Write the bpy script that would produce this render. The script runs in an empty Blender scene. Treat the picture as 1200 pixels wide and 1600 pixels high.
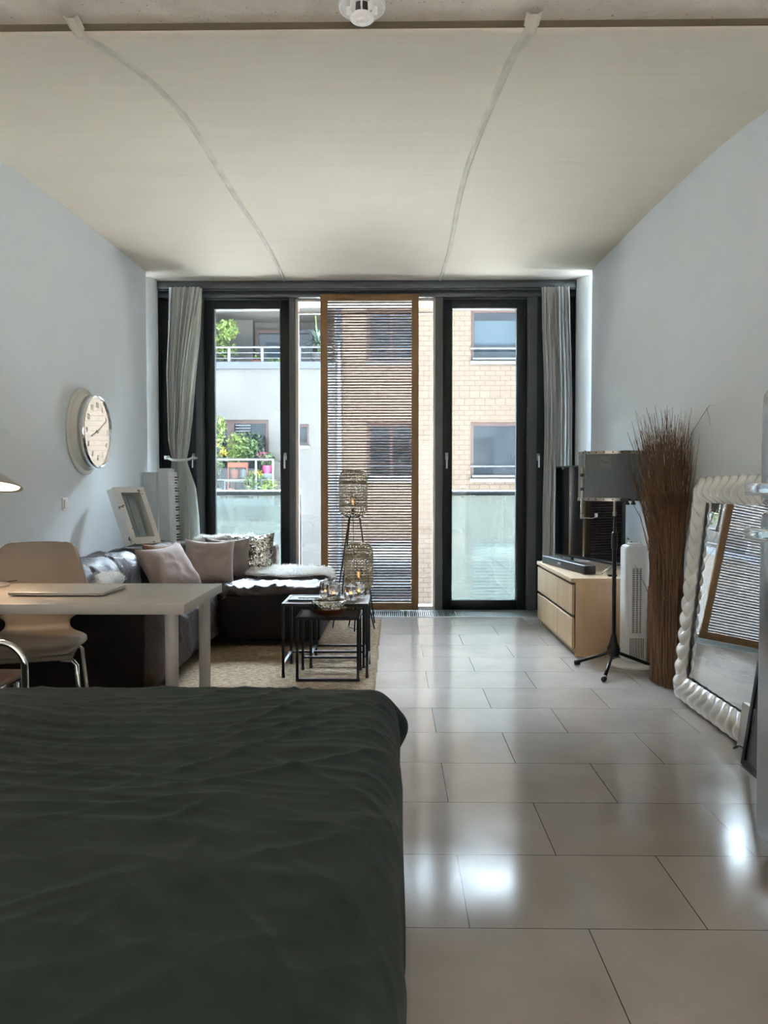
import bpy, math, random
from math import sin, cos, pi, sqrt, radians
from mathutils import Vector, Matrix, noise

# ------------------------------------------------------------------ camera, world, light, exposure
S = bpy.context.scene
COL = S.collection
cam_d = bpy.data.cameras.new('camera')
cam_d.sensor_fit = 'HORIZONTAL'; cam_d.sensor_width = 36.0; cam_d.lens = 36.0
cam_d.clip_start = 0.02; cam_d.clip_end = 300
cam = bpy.data.objects.new('camera', cam_d); COL.objects.link(cam)
cam.location = (0, 0, 1.15)
cam.rotation_euler = (math.pi/2 - math.atan(37/1200), 0, math.atan(16/1200))
S.camera = cam

SKY_BACK, SKY_LOW, SKY_MID, SKY_TOP = 3.15, 6.0, 60.0, 60.0
SUN, REAR, DOWN, EXPO = 85.0, 9.0, 38.0, 1.72
world = bpy.data.worlds.new('world'); S.world = world
world.use_nodes = True
wn = world.node_tree.nodes; wl = world.node_tree.links
wn.clear()
wo = wn.new('ShaderNodeOutputWorld'); wb = wn.new('ShaderNodeBackground')
wb.inputs['Color'].default_value = (0.70, 0.85, 1.0, 1)
wl.new(wb.outputs[0], wo.inputs['Surface'])
# overcast sky, brightest high up on the far side of the courtyard where the sun stands behind the cloud
wt = wn.new('ShaderNodeTexCoord'); wsep = wn.new('ShaderNodeSeparateXYZ'); wl.new(wt.outputs['Generated'], wsep.inputs[0])
def wmap(sock, a, b, lo, hi):
    m_ = wn.new('ShaderNodeMapRange'); m_.interpolation_type = 'SMOOTHSTEP'
    for k_, v_ in (('From Min', a), ('From Max', b), ('To Min', lo), ('To Max', hi)): m_.inputs[k_].default_value = v_
    wl.new(sock, m_.inputs['Value']); return m_.outputs[0]
def wmath(op, a, b):
    m_ = wn.new('ShaderNodeMath'); m_.operation = op
    for i_, q_ in enumerate((a, b)):
        if isinstance(q_, float): m_.inputs[i_].default_value = q_
        else: wl.new(q_, m_.inputs[i_])
    return m_.outputs[0]
w1 = wmap(wsep.outputs['Z'], 0.49, 0.57, SKY_LOW, SKY_MID); w2 = wmap(wsep.outputs['Z'], 0.76, 0.84, 0.0, SKY_TOP - SKY_MID)
w3 = wmath('MULTIPLY', wmath('ADD', w1, w2), wmap(wsep.outputs['Y'], -0.05, 0.35, 0.0, 1.0))
wl.new(wmath('ADD', w3, SKY_BACK), wb.inputs['Strength'])

vs = S.view_settings
S.display_settings.display_device = 'sRGB'
vs.view_transform = 'Standard'; vs.look = 'None'; vs.gamma = 1.0; vs.use_curve_mapping = False
vs.exposure = EXPO
cy = S.cycles
cy.use_denoising = True
try: cy.denoiser = 'OPENIMAGEDENOISE'
except Exception: pass
try: cy.denoising_input_passes = 'RGB_ALBEDO_NORMAL'; cy.denoising_prefilter = 'ACCURATE'
except Exception: pass
cy.max_bounces = 14; cy.diffuse_bounces = 8; cy.glossy_bounces = 6
cy.transmission_bounces = 8; cy.transparent_max_bounces = 24
cy.caustics_reflective = False; cy.caustics_refractive = False
cy.sample_clamp_indirect = 8.0

def area(name, loc, rot, sx, sy, power, color, portal=False):
    d = bpy.data.lights.new(name, 'AREA'); d.shape = 'RECTANGLE'; d.size = sx; d.size_y = sy
    d.energy = power; d.color = color
    if portal: d.cycles.is_portal = True
    o = bpy.data.objects.new(name, d); COL.objects.link(o); o.location = loc; o.rotation_euler = rot
    return o
#area('window_portal', (-0.27, 7.5, 1.5), (radians(-90), 0, 0), 3.2, 2.95, 1, (1, 1, 1), True)

# added soft fill light far behind the camera; the rear wall has no window
area('rear_fill', (-0.25, -6.85, 1.25), (radians(90), 0, 0), 3.4, 2.3, REAR, (0.93, 0.97, 1.0))
# added fill lamps behind the camera, bounced off the floor to lift the vault
for k, (x, y) in enumerate(((-1.3, -1.6), (0.85, -1.6), (-1.3, -3.2), (0.85, -3.2))):
    kd = area('rear_bounce_fill', (x, y, 2.58), (0, 0, 0), 0.5, 0.5, DOWN, (1.0, 0.97, 0.93)); kd.data.spread = radians(75)

sd = bpy.data.lights.new('bounce_sun', 'SUN'); sd.energy = SUN; sd.angle = radians(3); sd.color = (0.95, 0.97, 1.0)  # added overhead sun; its bounce from the pale slabs outside brightens the ceiling
so = bpy.data.objects.new('bounce_sun', sd); COL.objects.link(so); so.rotation_euler = (radians(1.0), 0, 0)

# ------------------------------------------------------------------ materials
def lin(r, g, b):
    f = lambda c: (c/255/12.92) if c/255 <= 0.04045 else ((c/255+0.055)/1.055)**2.4
    return (f(r), f(g), f(b), 1)

class NT:
    def __init__(s, name):
        s.m = bpy.data.materials.new(name); s.m.use_nodes = True
        s.n = s.m.node_tree.nodes; s.l = s.m.node_tree.links
        s.b = s.n['Principled BSDF']; s.out = s.n['Material Output']
    def node(s, t, **kw):
        n = s.n.new(t)
        for k, v in kw.items(): setattr(n, k, v)
        return n
    def link(s, a, b): s.l.new(a, b)
    def coord(s, scale=(1, 1, 1), loc=(0, 0, 0), rot=(0, 0, 0), kind='Object'):
        tc = s.node('ShaderNodeTexCoord'); mp = s.node('ShaderNodeMapping')
        mp.inputs['Scale'].default_value = scale; mp.inputs['Location'].default_value = loc
        mp.inputs['Rotation'].default_value = rot
        if kind == 'World':
            g = s.node('ShaderNodeNewGeometry'); s.link(g.outputs['Position'], mp.inputs['Vector'])
        else: s.link(tc.outputs[kind], mp.inputs['Vector'])
        return mp.outputs[0]
    def noise(s, vec, scale, detail=4, rough=0.55, dist=0.0):
        n = s.node('ShaderNodeTexNoise'); n.inputs['Scale'].default_value = scale
        n.inputs['Detail'].default_value = detail; n.inputs['Roughness'].default_value = rough
        n.inputs['Distortion'].default_value = dist
        s.link(vec, n.inputs['Vector']); return n.outputs['Fac']
    def ramp(s, fac, stops):
        r = s.node('ShaderNodeValToRGB'); e = r.color_ramp.elements
        while len(e) < len(stops): e.new(0.5)
        for i, (p, c) in enumerate(stops): e[i].position = p; e[i].color = c
        s.link(fac, r.inputs['Fac']); return r.outputs['Color']
    def bump(s, h, strength, dist=0.01):
        b = s.node('ShaderNodeBump'); b.inputs['Strength'].default_value = strength
        b.inputs['Distance'].default_value = dist
        s.link(h, b.inputs['Height']); s.link(b.outputs[0], s.b.inputs['Normal']); return b
    def set(s, color=None, rough=None, metal=None, **kw):
        if color is not None: s.b.inputs['Base Color'].default_value = color
        if rough is not None: s.b.inputs['Roughness'].default_value = rough
        if metal is not None: s.b.inputs['Metallic'].default_value = metal
        for k, v in kw.items(): s.b.inputs[k.replace('_', ' ')].default_value = v
        return s

def simple(name, color, rough=0.5, metal=0.0, var=0.06, nscale=12, bump=0.0, bscale=60, **kw):
    t = NT(name); t.set(color, rough, metal, **kw)
    v = t.coord()
    a = tuple(max(0, c*(1-var)) for c in color[:3]) + (1,); b = tuple(min(1, c*(1+var)) for c in color[:3]) + (1,)
    t.link(t.ramp(t.noise(v, nscale), [(0.35, a), (0.65, b)]), t.b.inputs['Base Color'])
    if bump: t.bump(t.noise(v, bscale, 3), bump, 0.005)
    return t.m

M = {}
M['wall'] = simple('painted_wall', (0.81, 0.86, 0.90, 1), 0.75, var=0.015, nscale=2, bump=0.06, bscale=90)
M['pier'] = simple('pier_paint', (0.84, 0.87, 0.87, 1), 0.7, var=0.02, nscale=2)

# concrete of the vault: broad cross streaks plus pores
t = NT('vault_concrete'); t.set(rough=0.8)
v = t.coord((0.45, 9, 9), kind='World'); n1 = t.noise(v, 3.2, 6, 0.6)
v2 = t.coord(kind='World'); n2 = t.noise(v2, 1.3, 4)
mx = t.node('ShaderNodeMix', data_type='FLOAT'); mx.inputs[0].default_value = 0.55
t.link(n1, mx.inputs[2]); t.link(n2, mx.inputs[3])
t.link(t.ramp(mx.outputs[0], [(0.25, (0.67, 0.595, 0.49, 1)), (0.52, (0.745, 0.665, 0.555, 1)), (0.78, (0.80, 0.72, 0.61, 1))]), t.b.inputs['Base Color'])
t.bump(n1, 0.10, 0.005); M['vault'] = t.m
t = NT('beam_concrete'); t.set(rough=0.85)
v = t.coord(kind='World'); n1 = t.noise(v, 5, 8, 0.65, 1.2); n2 = t.noise(v, 70, 2)
c1 = t.ramp(n1, [(0.3, (0.50, 0.46, 0.40, 1)), (0.7, (0.66, 0.62, 0.55, 1))])
c2 = t.ramp(n2, [(0.27, (0.35, 0.33, 0.3, 1)), (0.33, (1, 1, 1, 1))])
mm = t.node('ShaderNodeMix', data_type='RGBA', blend_type='MULTIPLY'); mm.inputs[0].default_value = 1
t.link(c1, mm.inputs[6]); t.link(c2, mm.inputs[7]); t.link(mm.outputs[2], t.b.inputs['Base Color'])
t.bump(n1, 0.5, 0.01); M['beam'] = t.m
M['seam'] = simple('seam_filler', (0.62, 0.57, 0.49, 1), 0.85, var=0.08, nscale=8)
M['recess'] = simple('shaded_recess_concrete', (0.11, 0.09, 0.055, 1), 0.9)  # darkened to paint the shade on the step facing away from the windows

# polished stone floor tiles
t = NT('floor_tiles')
v = t.coord((1, 1, 1), (6.312, 6.082, 0), kind='World')
br = t.node('ShaderNodeTexBrick'); br.offset = 0.5; br.squash = 1.0
br.inputs['Scale'].default_value = 1.0; br.inputs['Brick Width'].default_value = 0.62
br.inputs['Row Height'].default_value = 0.403; br.inputs['Mortar Size'].default_value = 0.0016
br.inputs['Mortar Smooth'].default_value = 0.1; br.inputs['Bias'].default_value = 0
br.inputs['Color1'].default_value = (0.345, 0.31, 0.285, 1); br.inputs['Color2'].default_value = (0.405, 0.37, 0.345, 1)
br.inputs['Mortar'].default_value = (0.07, 0.06, 0.055, 1)
t.link(v, br.inputs['Vector'])
vv = t.coord(kind='World'); n1 = t.noise(vv, 2.2, 8, 0.62, 0.6); n2 = t.noise(vv, 90, 3)
c1 = t.ramp(n1, [(0.3, (0.86, 0.85, 0.84, 1)), (0.7, (1.08, 1.06, 1.04, 1))])
mm = t.node('ShaderNodeMix', data_type='RGBA', blend_type='MULTIPLY'); mm.inputs[0].default_value = 1
t.link(br.outputs['Color'], mm.inputs[6]); t.link(c1, mm.inputs[7]); t.link(mm.outputs[2], t.b.inputs['Base Color'])
rr = t.ramp(n1, [(0.3, (0.09,)*3+(1,)), (0.7, (0.17,)*3+(1,))]); t.link(rr, t.b.inputs['Roughness'])
t.b.inputs['IOR'].default_value = 1.55
bm1 = t.node('ShaderNodeBump'); bm1.inputs['Strength'].default_value = 0.35; bm1.inputs['Distance'].default_value = 0.002
bm1.invert = True; t.link(br.outputs['Fac'], bm1.inputs['Height'])
bm2 = t.node('ShaderNodeBump'); bm2.inputs['Strength'].default_value = 0.03; bm2.inputs['Distance'].default_value = 0.01
t.link(n1, bm2.inputs['Height']); t.link(bm1.outputs[0], bm2.inputs['Normal']); t.link(bm2.outputs[0], t.b.inputs['Normal'])
M['floor'] = t.m

def fabric(name, color, scale=400, rough=0.85, wr=8, wrs=0.15, var=0.08, sheen=0.2):
    t = NT(name); t.set(color, rough); t.b.inputs['Sheen Weight'].default_value = sheen; t.b.inputs['Specular IOR Level'].default_value = 0.25
    v = t.coord(); a = tuple(c*(1-var) for c in color[:3])+(1,); b = tuple(min(1, c*(1+var)) for c in color[:3])+(1,)
    n = t.noise(v, wr, 5, 0.6, 0.4); t.link(t.ramp(n, [(0.3, a), (0.7, b)]), t.b.inputs['Base Color'])
    n2 = t.noise(v, scale, 2)
    b1 = t.node('ShaderNodeBump'); b1.inputs['Strength'].default_value = wrs; b1.inputs['Distance'].default_value = 0.02; t.link(n, b1.inputs['Height'])
    b2 = t.node('ShaderNodeBump'); b2.inputs['Strength'].default_value = 0.15; b2.inputs['Distance'].default_value = 0.002
    t.link(n2, b2.inputs['Height']); t.link(b1.outputs[0], b2.inputs['Normal']); t.link(b2.outputs[0], t.b.inputs['Normal'])
    return t.m
M['duvet'] = fabric('dark_green_cotton', (0.0155, 0.025, 0.0205, 1), 500, 0.75, 5, 0.10, 0.12, 0.03)
M['mattress'] = fabric('mattress_ticking', (0.25, 0.26, 0.25, 1))
M['blush'] = fabric('blush_linen', (0.33, 0.255, 0.24, 1), 500, 0.85, 7, 0.25)
M['taupe'] = fabric('taupe_linen', (0.20, 0.165, 0.15, 1), 500)
M['rust'] = fabric('rust_suede', (0.20, 0.105, 0.055, 1), 300)
M['curtain'] = fabric('grey_curtain', (0.50, 0.51, 0.50, 1), 600, 0.9, 3, 0.05, 0.05)
M['felt'] = fabric('grey_felt', (0.17, 0.19, 0.20, 1), 900, 0.95, 200, 0.3, 0.25)

t = NT('white_lining'); t.set((0.72, 0.75, 0.70, 1), 0.9)
t.n.remove(t.b); df = t.node('ShaderNodeBsdfDiffuse'); tl = t.node('ShaderNodeBsdfTranslucent'); mxs = t.node('ShaderNodeMixShader')
v = t.coord(); cc = t.ramp(t.noise(v, 4), [(0.3, (0.82, 0.85, 0.80, 1)), (0.7, (0.90, 0.93, 0.87, 1))])
t.link(cc, df.inputs['Color']); t.link(cc, tl.inputs['Color']); mxs.inputs[0].default_value = 0.6
t.link(df.outputs[0], mxs.inputs[1]); t.link(tl.outputs[0], mxs.inputs[2]); t.link(mxs.outputs[0], t.out.inputs['Surface']); M['lining'] = t.m

def leather(name, base, rough, seam=False):
    t = NT(name); t.set(base, rough); t.b.inputs['Specular IOR Level'].default_value = 0.6
    v = t.coord(kind='World'); n1 = t.noise(v, 4.5, 6, 0.62, 1.4); n2 = t.noise(v, 160, 3)
    t.link(t.ramp(n1, [(0.3, tuple(c*0.8 for c in base[:3])+(1,)), (0.7, tuple(c*1.35 for c in base[:3])+(1,))]), t.b.inputs['Base Color'])
    b1 = t.node('ShaderNodeBump'); b1.inputs['Strength'].default_value = 0.55; b1.inputs['Distance'].default_value = 0.05; t.link(n1, b1.inputs['Height'])
    b2 = t.node('ShaderNodeBump'); b2.inputs['Strength'].default_value = 0.2; b2.inputs['Distance'].default_value = 0.002
    t.link(n2, b2.inputs['Height']); t.link(b1.outputs[0], b2.inputs['Normal']); t.link(b2.outputs[0], t.b.inputs['Normal'])
    return t.m
M['leather'] = leather('brown_leather', (0.040, 0.027, 0.027, 1), 0.46)
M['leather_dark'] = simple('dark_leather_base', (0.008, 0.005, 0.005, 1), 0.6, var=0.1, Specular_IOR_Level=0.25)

def wood(name, c1, c2, axis=(1, 14, 14), rough=0.45, scale=2.0):
    t = NT(name); t.set(rough=rough); v = t.coord(axis, kind='World'); n = t.noise(v, scale, 6, 0.6, 0.5)
    t.link(t.ramp(n, [(0.3, c1), (0.7, c2)]), t.b.inputs['Base Color']); t.bump(n, 0.05, 0.003); return t.m
M['birch'] = wood('birch_veneer', (0.50, 0.335, 0.19, 1), (0.60, 0.42, 0.25, 1), (6, 6, 1))
M['panelwood'] = wood('panel_wood', (0.17, 0.085, 0.028, 1), (0.22, 0.112, 0.040, 1), (14, 14, 1))
M['slatwood'] = wood('slat_wood', (0.10, 0.058, 0.045, 1), (0.14, 0.08, 0.06, 1), (1, 14, 14))
M['seatwood'] = wood('seat_wood', (0.30, 0.17, 0.10, 1), (0.40, 0.24, 0.15, 1))
M['bamboo'] = wood('bamboo', (0.30, 0.235, 0.14, 1), (0.46, 0.38, 0.26, 1), (3, 3, 9), 0.5, 8)
M['frame_brown'] = wood('facade_frame_wood', (0.028, 0.010, 0.007, 1), (0.038, 0.014, 0.010, 1), (8, 8, 1))
M['terracotta'] = simple('terracotta', (0.085, 0.026, 0.014, 1), 0.8)

M['desk'] = simple('desk_laminate', (0.40, 0.375, 0.335, 1), 0.35, var=0.03)
M['deskleg'] = simple('desk_leg_lacquer', (0.42, 0.40, 0.37, 1), 0.4, var=0.02)
M['shell'] = simple('beige_shell_plastic', (0.23, 0.185, 0.145, 1), 0.42, var=0.03)
M['chrome'] = simple('chrome', (0.80, 0.81, 0.82, 1), 0.08, 1.0, var=0.01)
M['steel'] = simple('brushed_steel', (0.55, 0.56, 0.57, 1), 0.3, 1.0, var=0.03)
M['nickel'] = simple('aged_nickel', (0.42, 0.39, 0.35, 1), 0.3, 1.0, var=0.08)
M['felt_plate'] = simple('grey_name_plate', (0.20, 0.20, 0.20, 1), 0.5, 0.3)
M['black_metal'] = simple('black_metal', (0.012, 0.012, 0.013, 1), 0.38, 0.3, var=0.1)
M['black_plastic'] = simple('black_plastic', (0.012, 0.012, 0.013, 1), 0.4, var=0.1)
M['frame_black'] = simple('anthracite_frame', (0.006, 0.009, 0.011, 1), 0.4, var=0.1, Specular_IOR_Level=0.3)
M['void_black'] = simple('black_panel', (0.008, 0.009, 0.011, 1), 0.45, var=0.1)
M['post'] = simple('grey_post', (0.080, 0.083, 0.087, 1), 0.4, 0.2, var=0.05)
M['header'] = simple('header_metal', (0.13, 0.14, 0.15, 1), 0.25, 0.6, var=0.05)
M['alu'] = simple('laptop_aluminium', (0.52, 0.49, 0.46, 1), 0.35, 0.7, var=0.02)
M['white_plastic'] = simple('white_plastic', (0.85, 0.85, 0.86, 1), 0.35, var=0.02)
M['white_gloss'] = simple('white_gloss_lacquer', (0.84, 0.83, 0.80, 1), 0.10, var=0.02, Coat_Weight=0.6, Coat_Roughness=0.05)
M['piano'] = simple('white_satin', (0.66, 0.67, 0.66, 1), 0.35, var=0.02)
M['grille_slot'] = simple('fan_slot', (0.10, 0.09, 0.09, 1), 0.7)
M['screen'] = simple('tv_screen', (0.004, 0.006, 0.008, 1), 0.04, var=0.05, Specular_IOR_Level=1.0, Coat_Weight=0.8, Coat_Roughness=0.03)
M['fridge'] = simple('silver_fridge', (0.40, 0.41, 0.43, 1), 0.16, 0.75, var=0.02, Coat_Weight=0.5, Coat_Roughness=0.06)
M['mirror'] = simple('mirror_silver', (0.88, 0.89, 0.88, 1), 0.015, 1.0, var=0.005)
M['clock_ring'] = simple('cream_clock_ring', (0.62, 0.61, 0.56, 1), 0.25, var=0.02)
M['numeral'] = simple('grey_numeral', (0.62, 0.60, 0.57, 1), 0.25, 0.8)
M['copper_top'] = wood('copper_brown_inlay', (0.12, 0.075, 0.055, 1), (0.17, 0.105, 0.075, 1), (3, 3, 3), 0.3)
M['hammered'] = NT('hammered_silver').m
t = NT('hammered_silver'); t.set((0.50, 0.47, 0.43, 1), 0.18, 1.0); v = t.coord()
vo = t.node('ShaderNodeTexVoronoi'); vo.inputs['Scale'].default_value = 70; t.link(v, vo.inputs['Vector']); t.bump(vo.outputs['Distance'], 0.9, 0.004); M['hammered'] = t.m
M['copper'] = simple('copper_base', (0.30, 0.12, 0.06, 1), 0.3, 0.8, var=0.1)
M['wax'] = simple('candle_wax', (0.75, 0.55, 0.42, 1), 0.5)
t = NT('white_fur'); t.n.remove(t.b); df = t.node('ShaderNodeBsdfDiffuse'); tl = t.node('ShaderNodeBsdfTranslucent'); mxs = t.node('ShaderNodeMixShader')
cc = t.ramp(t.noise(t.coord(), 20), [(0.3, (0.88, 0.86, 0.83, 1)), (0.7, (0.95, 0.94, 0.92, 1))]); t.link(cc, df.inputs['Color']); t.link(cc, tl.inputs['Color']); mxs.inputs[0].default_value = 0.45
t.link(df.outputs[0], mxs.inputs[1]); t.link(tl.outputs[0], mxs.inputs[2]); t.link(mxs.outputs[0], t.out.inputs['Surface']); M['fur'] = t.m
M['sequin'] = simple('silver_sequin', (0.66, 0.64, 0.60, 1), 0.14, 1.0, var=0.15, nscale=40)
M['sequin_back'] = simple('dark_backing_cloth', (0.06, 0.055, 0.05, 1), 0.8)
M['reed'] = wood('dried_reed', (0.055, 0.022, 0.010, 1), (0.30, 0.165, 0.085, 1), (90, 90, 2.0), 0.6, 1.0)
M['grille'] = simple('floor_grille_metal', (0.38, 0.42, 0.42, 1), 0.35, 0.5)
M['pit'] = simple('grille_pit', (0.015, 0.015, 0.016, 1), 0.8)
M['art_glass'] = simple('picture_glass', (0.09, 0.095, 0.10, 1), 0.08)
M['rope'] = simple('white_rope', (0.68, 0.68, 0.64, 1), 0.8, bump=0.4, bscale=300)
M['board'] = simple('pale_grey_board', (0.45, 0.50, 0.51, 1), 0.5, var=0.03)

t = NT('jute_rug'); t.set(rough=0.95); v = t.coord(kind='World')
w1 = t.node('ShaderNodeTexWave', wave_type='BANDS', bands_direction='Y'); w1.inputs['Scale'].default_value = 22; w1.inputs['Distortion'].default_value = 4.5
w1.inputs['Detail'].default_value = 3; w1.inputs['Detail Scale'].default_value = 2.5; t.link(v, w1.inputs['Vector'])
n1 = t.noise(t.coord((16, 34, 1), kind='World'), 1.6, 5); n3 = t.noise(v, 1.6, 3)
mx = t.node('ShaderNodeMix', data_type='FLOAT'); mx.inputs[0].default_value = 0.65; t.link(w1.outputs['Fac'], mx.inputs[2]); t.link(n1, mx.inputs[3])
c1 = t.ramp(mx.outputs[0], [(0.36, (0.045, 0.025, 0.012, 1)), (0.5, (0.215, 0.140, 0.075, 1)), (0.66, (0.42, 0.30, 0.18, 1))])
t.link(c1, t.b.inputs['Base Color']); t.bump(mx.outputs[0], 0.8, 0.01); M['jute'] = t.m

t = NT('distressed_white_paint'); t.set(rough=0.7); v = t.coord()
n = t.noise(v, 14, 4, 0.6); t.link(t.ramp(n, [(0.655, (0.74, 0.73, 0.70, 1)), (0.67, (0.16, 0.12, 0.09, 1))]), t.b.inputs['Base Color'])
t.bump(n, 0.2, 0.004); M['distressed'] = t.m

def thin_glass(name, tint, fac=0.06, frost=0.0, frost_col=(0.8, 0.85, 0.83, 1)):
    t = NT(name); t.n.remove(t.b)
    tr = t.node('ShaderNodeBsdfTransparent'); tr.inputs[0].default_value = tint
    gl = t.node('ShaderNodeBsdfGlossy'); gl.inputs['Roughness'].default_value = 0.0; gl.inputs['Color'].default_value = (1, 1, 1, 1)
    fr = t.node('ShaderNodeFresnel'); fr.inputs['IOR'].default_value = 1.45
    ms = t.node('ShaderNodeMixShader'); t.link(fr.outputs[0], ms.inputs[0]); t.link(tr.outputs[0], ms.inputs[1]); t.link(gl.outputs[0], ms.inputs[2])
    last = ms.outputs[0]
    if frost:
        tl = t.node('ShaderNodeBsdfTranslucent'); tl.inputs[0].default_value = frost_col
        df = t.node('ShaderNodeBsdfDiffuse'); df.inputs[0].default_value = frost_col
        m2 = t.node('ShaderNodeMixShader'); m2.inputs[0].default_value = 0.5; t.link(tl.outputs[0], m2.inputs[1]); t.link(df.outputs[0], m2.inputs[2])
        m3 = t.node('ShaderNodeMixShader'); m3.inputs[0].default_value = frost; t.link(last, m3.inputs[1]); t.link(m2.outputs[0], m3.inputs[2]); last = m3.outputs[0]
    t.link(last, t.out.inputs['Surface']); return t.m
M['glass'] = thin_glass('window_glass', (0.97, 0.985, 0.98, 1))
M['frost'] = thin_glass('frosted_glass', (0.86, 0.93, 0.91, 1), frost=0.42, frost_col=(0.075, 0.083, 0.078, 1))
M['tumbler'] = NT('candle_glass').set((1, 1, 1, 1), 0.02, 0.0, IOR=1.45, Transmission_Weight=1.0).m
M['bulb'] = thin_glass('bulb_glass', (0.97, 0.93, 0.85, 1))
M['facade_glass'] = simple('facade_window_glass', (0.010, 0.014, 0.018, 1), 0.05, var=0.4, nscale=1.2, Specular_IOR_Level=0.3)
M['facade_blue'] = simple('blue_roller_blind', (0.022, 0.036, 0.048, 1), 0.9)

def emit(name, c, s):
    t = NT(name); t.set((0, 0, 0, 1), 0.5); t.b.inputs['Emission Color'].default_value = c; t.b.inputs['Emission Strength'].default_value = s; return t.m
M['filament'] = emit('glowing_filament', (1, 0.42, 0.12, 1), 1.2)
M['flame'] = emit('candle_flame', (1, 0.45, 0.12, 1), 1.5)
M['lamp_glow'] = emit('lamp_diffuser', (1, 0.74, 0.48, 1), 3)

# outside
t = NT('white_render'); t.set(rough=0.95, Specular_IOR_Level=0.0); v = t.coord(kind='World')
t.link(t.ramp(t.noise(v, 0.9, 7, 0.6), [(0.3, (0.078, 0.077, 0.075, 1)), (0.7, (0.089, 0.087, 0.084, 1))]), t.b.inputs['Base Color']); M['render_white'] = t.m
M['concrete_out'] = simple('grey_concrete', (0.055, 0.052, 0.049, 1), 0.9, var=0.1, nscale=2)
M['slab_blue'] = simple('bluish_slab_edge', (0.035, 0.042, 0.054, 1), 0.6)
M['ground'] = simple('courtyard_paving', (0.12, 0.118, 0.11, 1), 0.9, var=0.1, nscale=1)
M['galv'] = simple('galvanised_rail', (0.075, 0.08, 0.085, 1), 0.45, 0.2)
M['leaf_light'] = simple('light_leaves', (0.075, 0.11, 0.022, 1), 0.6, var=0.3)
M['leaf'] = simple('green_leaves', (0.035, 0.065, 0.02, 1), 0.6, var=0.3)
M['leaf_dark'] = simple('dark_leaves', (0.012, 0.026, 0.012, 1), 0.6, var=0.3)
M['leaf_grey'] = simple('yucca_leaves', (0.055, 0.085, 0.068, 1), 0.6, var=0.2)
M['yellow'] = simple('yellow_petals', (0.20, 0.16, 0.004, 1), 0.6)
M['pink'] = simple('pink_petals', (0.13, 0.008, 0.05, 1), 0.6)
M['redpot'] = simple('red_plastic', (0.12, 0.015, 0.01, 1), 0.6)
M['bluepot'] = simple('blue_grey_plastic', (0.035, 0.05, 0.06, 1), 0.6)
def brickmat():
    t = NT('tan_brick'); t.set(rough=0.95, Specular_IOR_Level=0.0)
    sep = t.node('ShaderNodeSeparateXYZ'); g = t.node('ShaderNodeNewGeometry'); t.link(g.outputs['Position'], sep.inputs[0])
    add = t.node('ShaderNodeMath', operation='ADD'); t.link(sep.outputs['X'], add.inputs[0]); t.link(sep.outputs['Y'], add.inputs[1])
    def bt(row, z0, width=0.265):
        cx = t.node('ShaderNodeCombineXYZ'); ax = t.node('ShaderNodeMath', operation='ADD'); ax.inputs[1].default_value = 40.06; t.link(add.outputs[0], ax.inputs[0])
        az = t.node('ShaderNodeMath', operation='ADD'); az.inputs[1].default_value = z0; t.link(sep.outputs['Z'], az.inputs[0])
        t.link(ax.outputs[0], cx.inputs[0]); t.link(az.outputs[0], cx.inputs[1])
        b = t.node('ShaderNodeTexBrick'); b.inputs['Scale'].default_value = 1; b.inputs['Brick Width'].default_value = width; b.inputs['Row Height'].default_value = row
        b.inputs['Mortar Size'].default_value = 0.009; b.inputs['Mortar Smooth'].default_value = 0.1
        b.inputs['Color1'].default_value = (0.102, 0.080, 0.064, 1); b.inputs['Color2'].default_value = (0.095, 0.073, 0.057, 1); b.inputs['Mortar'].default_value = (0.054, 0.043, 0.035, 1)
        t.link(cx.outputs[0], b.inputs['Vector']); return b
    b1 = bt(0.128, 20.0); b2 = bt(0.268, 20 - 3.38 + 0.0)
    # tall band once per storey
    md = t.node('ShaderNodeMath', operation='PINGPONG'); md.inputs[1].default_value = 1.49
    az = t.node('ShaderNodeMath', operation='ADD'); az.inputs[1].default_value = -3.52 + 29.8; t.link(sep.outputs['Z'], az.inputs[0]); t.link(az.outputs[0], md.inputs[0])
    lt = t.node('ShaderNodeMath', operation='LESS_THAN'); lt.inputs[1].default_value = 0.134; t.link(md.outputs[0], lt.inputs[0])
    mm = t.node('ShaderNodeMix', data_type='RGBA'); t.link(lt.outputs[0], mm.inputs[0]); t.link(b1.outputs['Color'], mm.inputs[6]); t.link(b2.outputs['Color'], mm.inputs[7])
    t.link(mm.outputs[2], t.b.inputs['Base Color']); return t.m
M['brick'] = brickmat()

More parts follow.
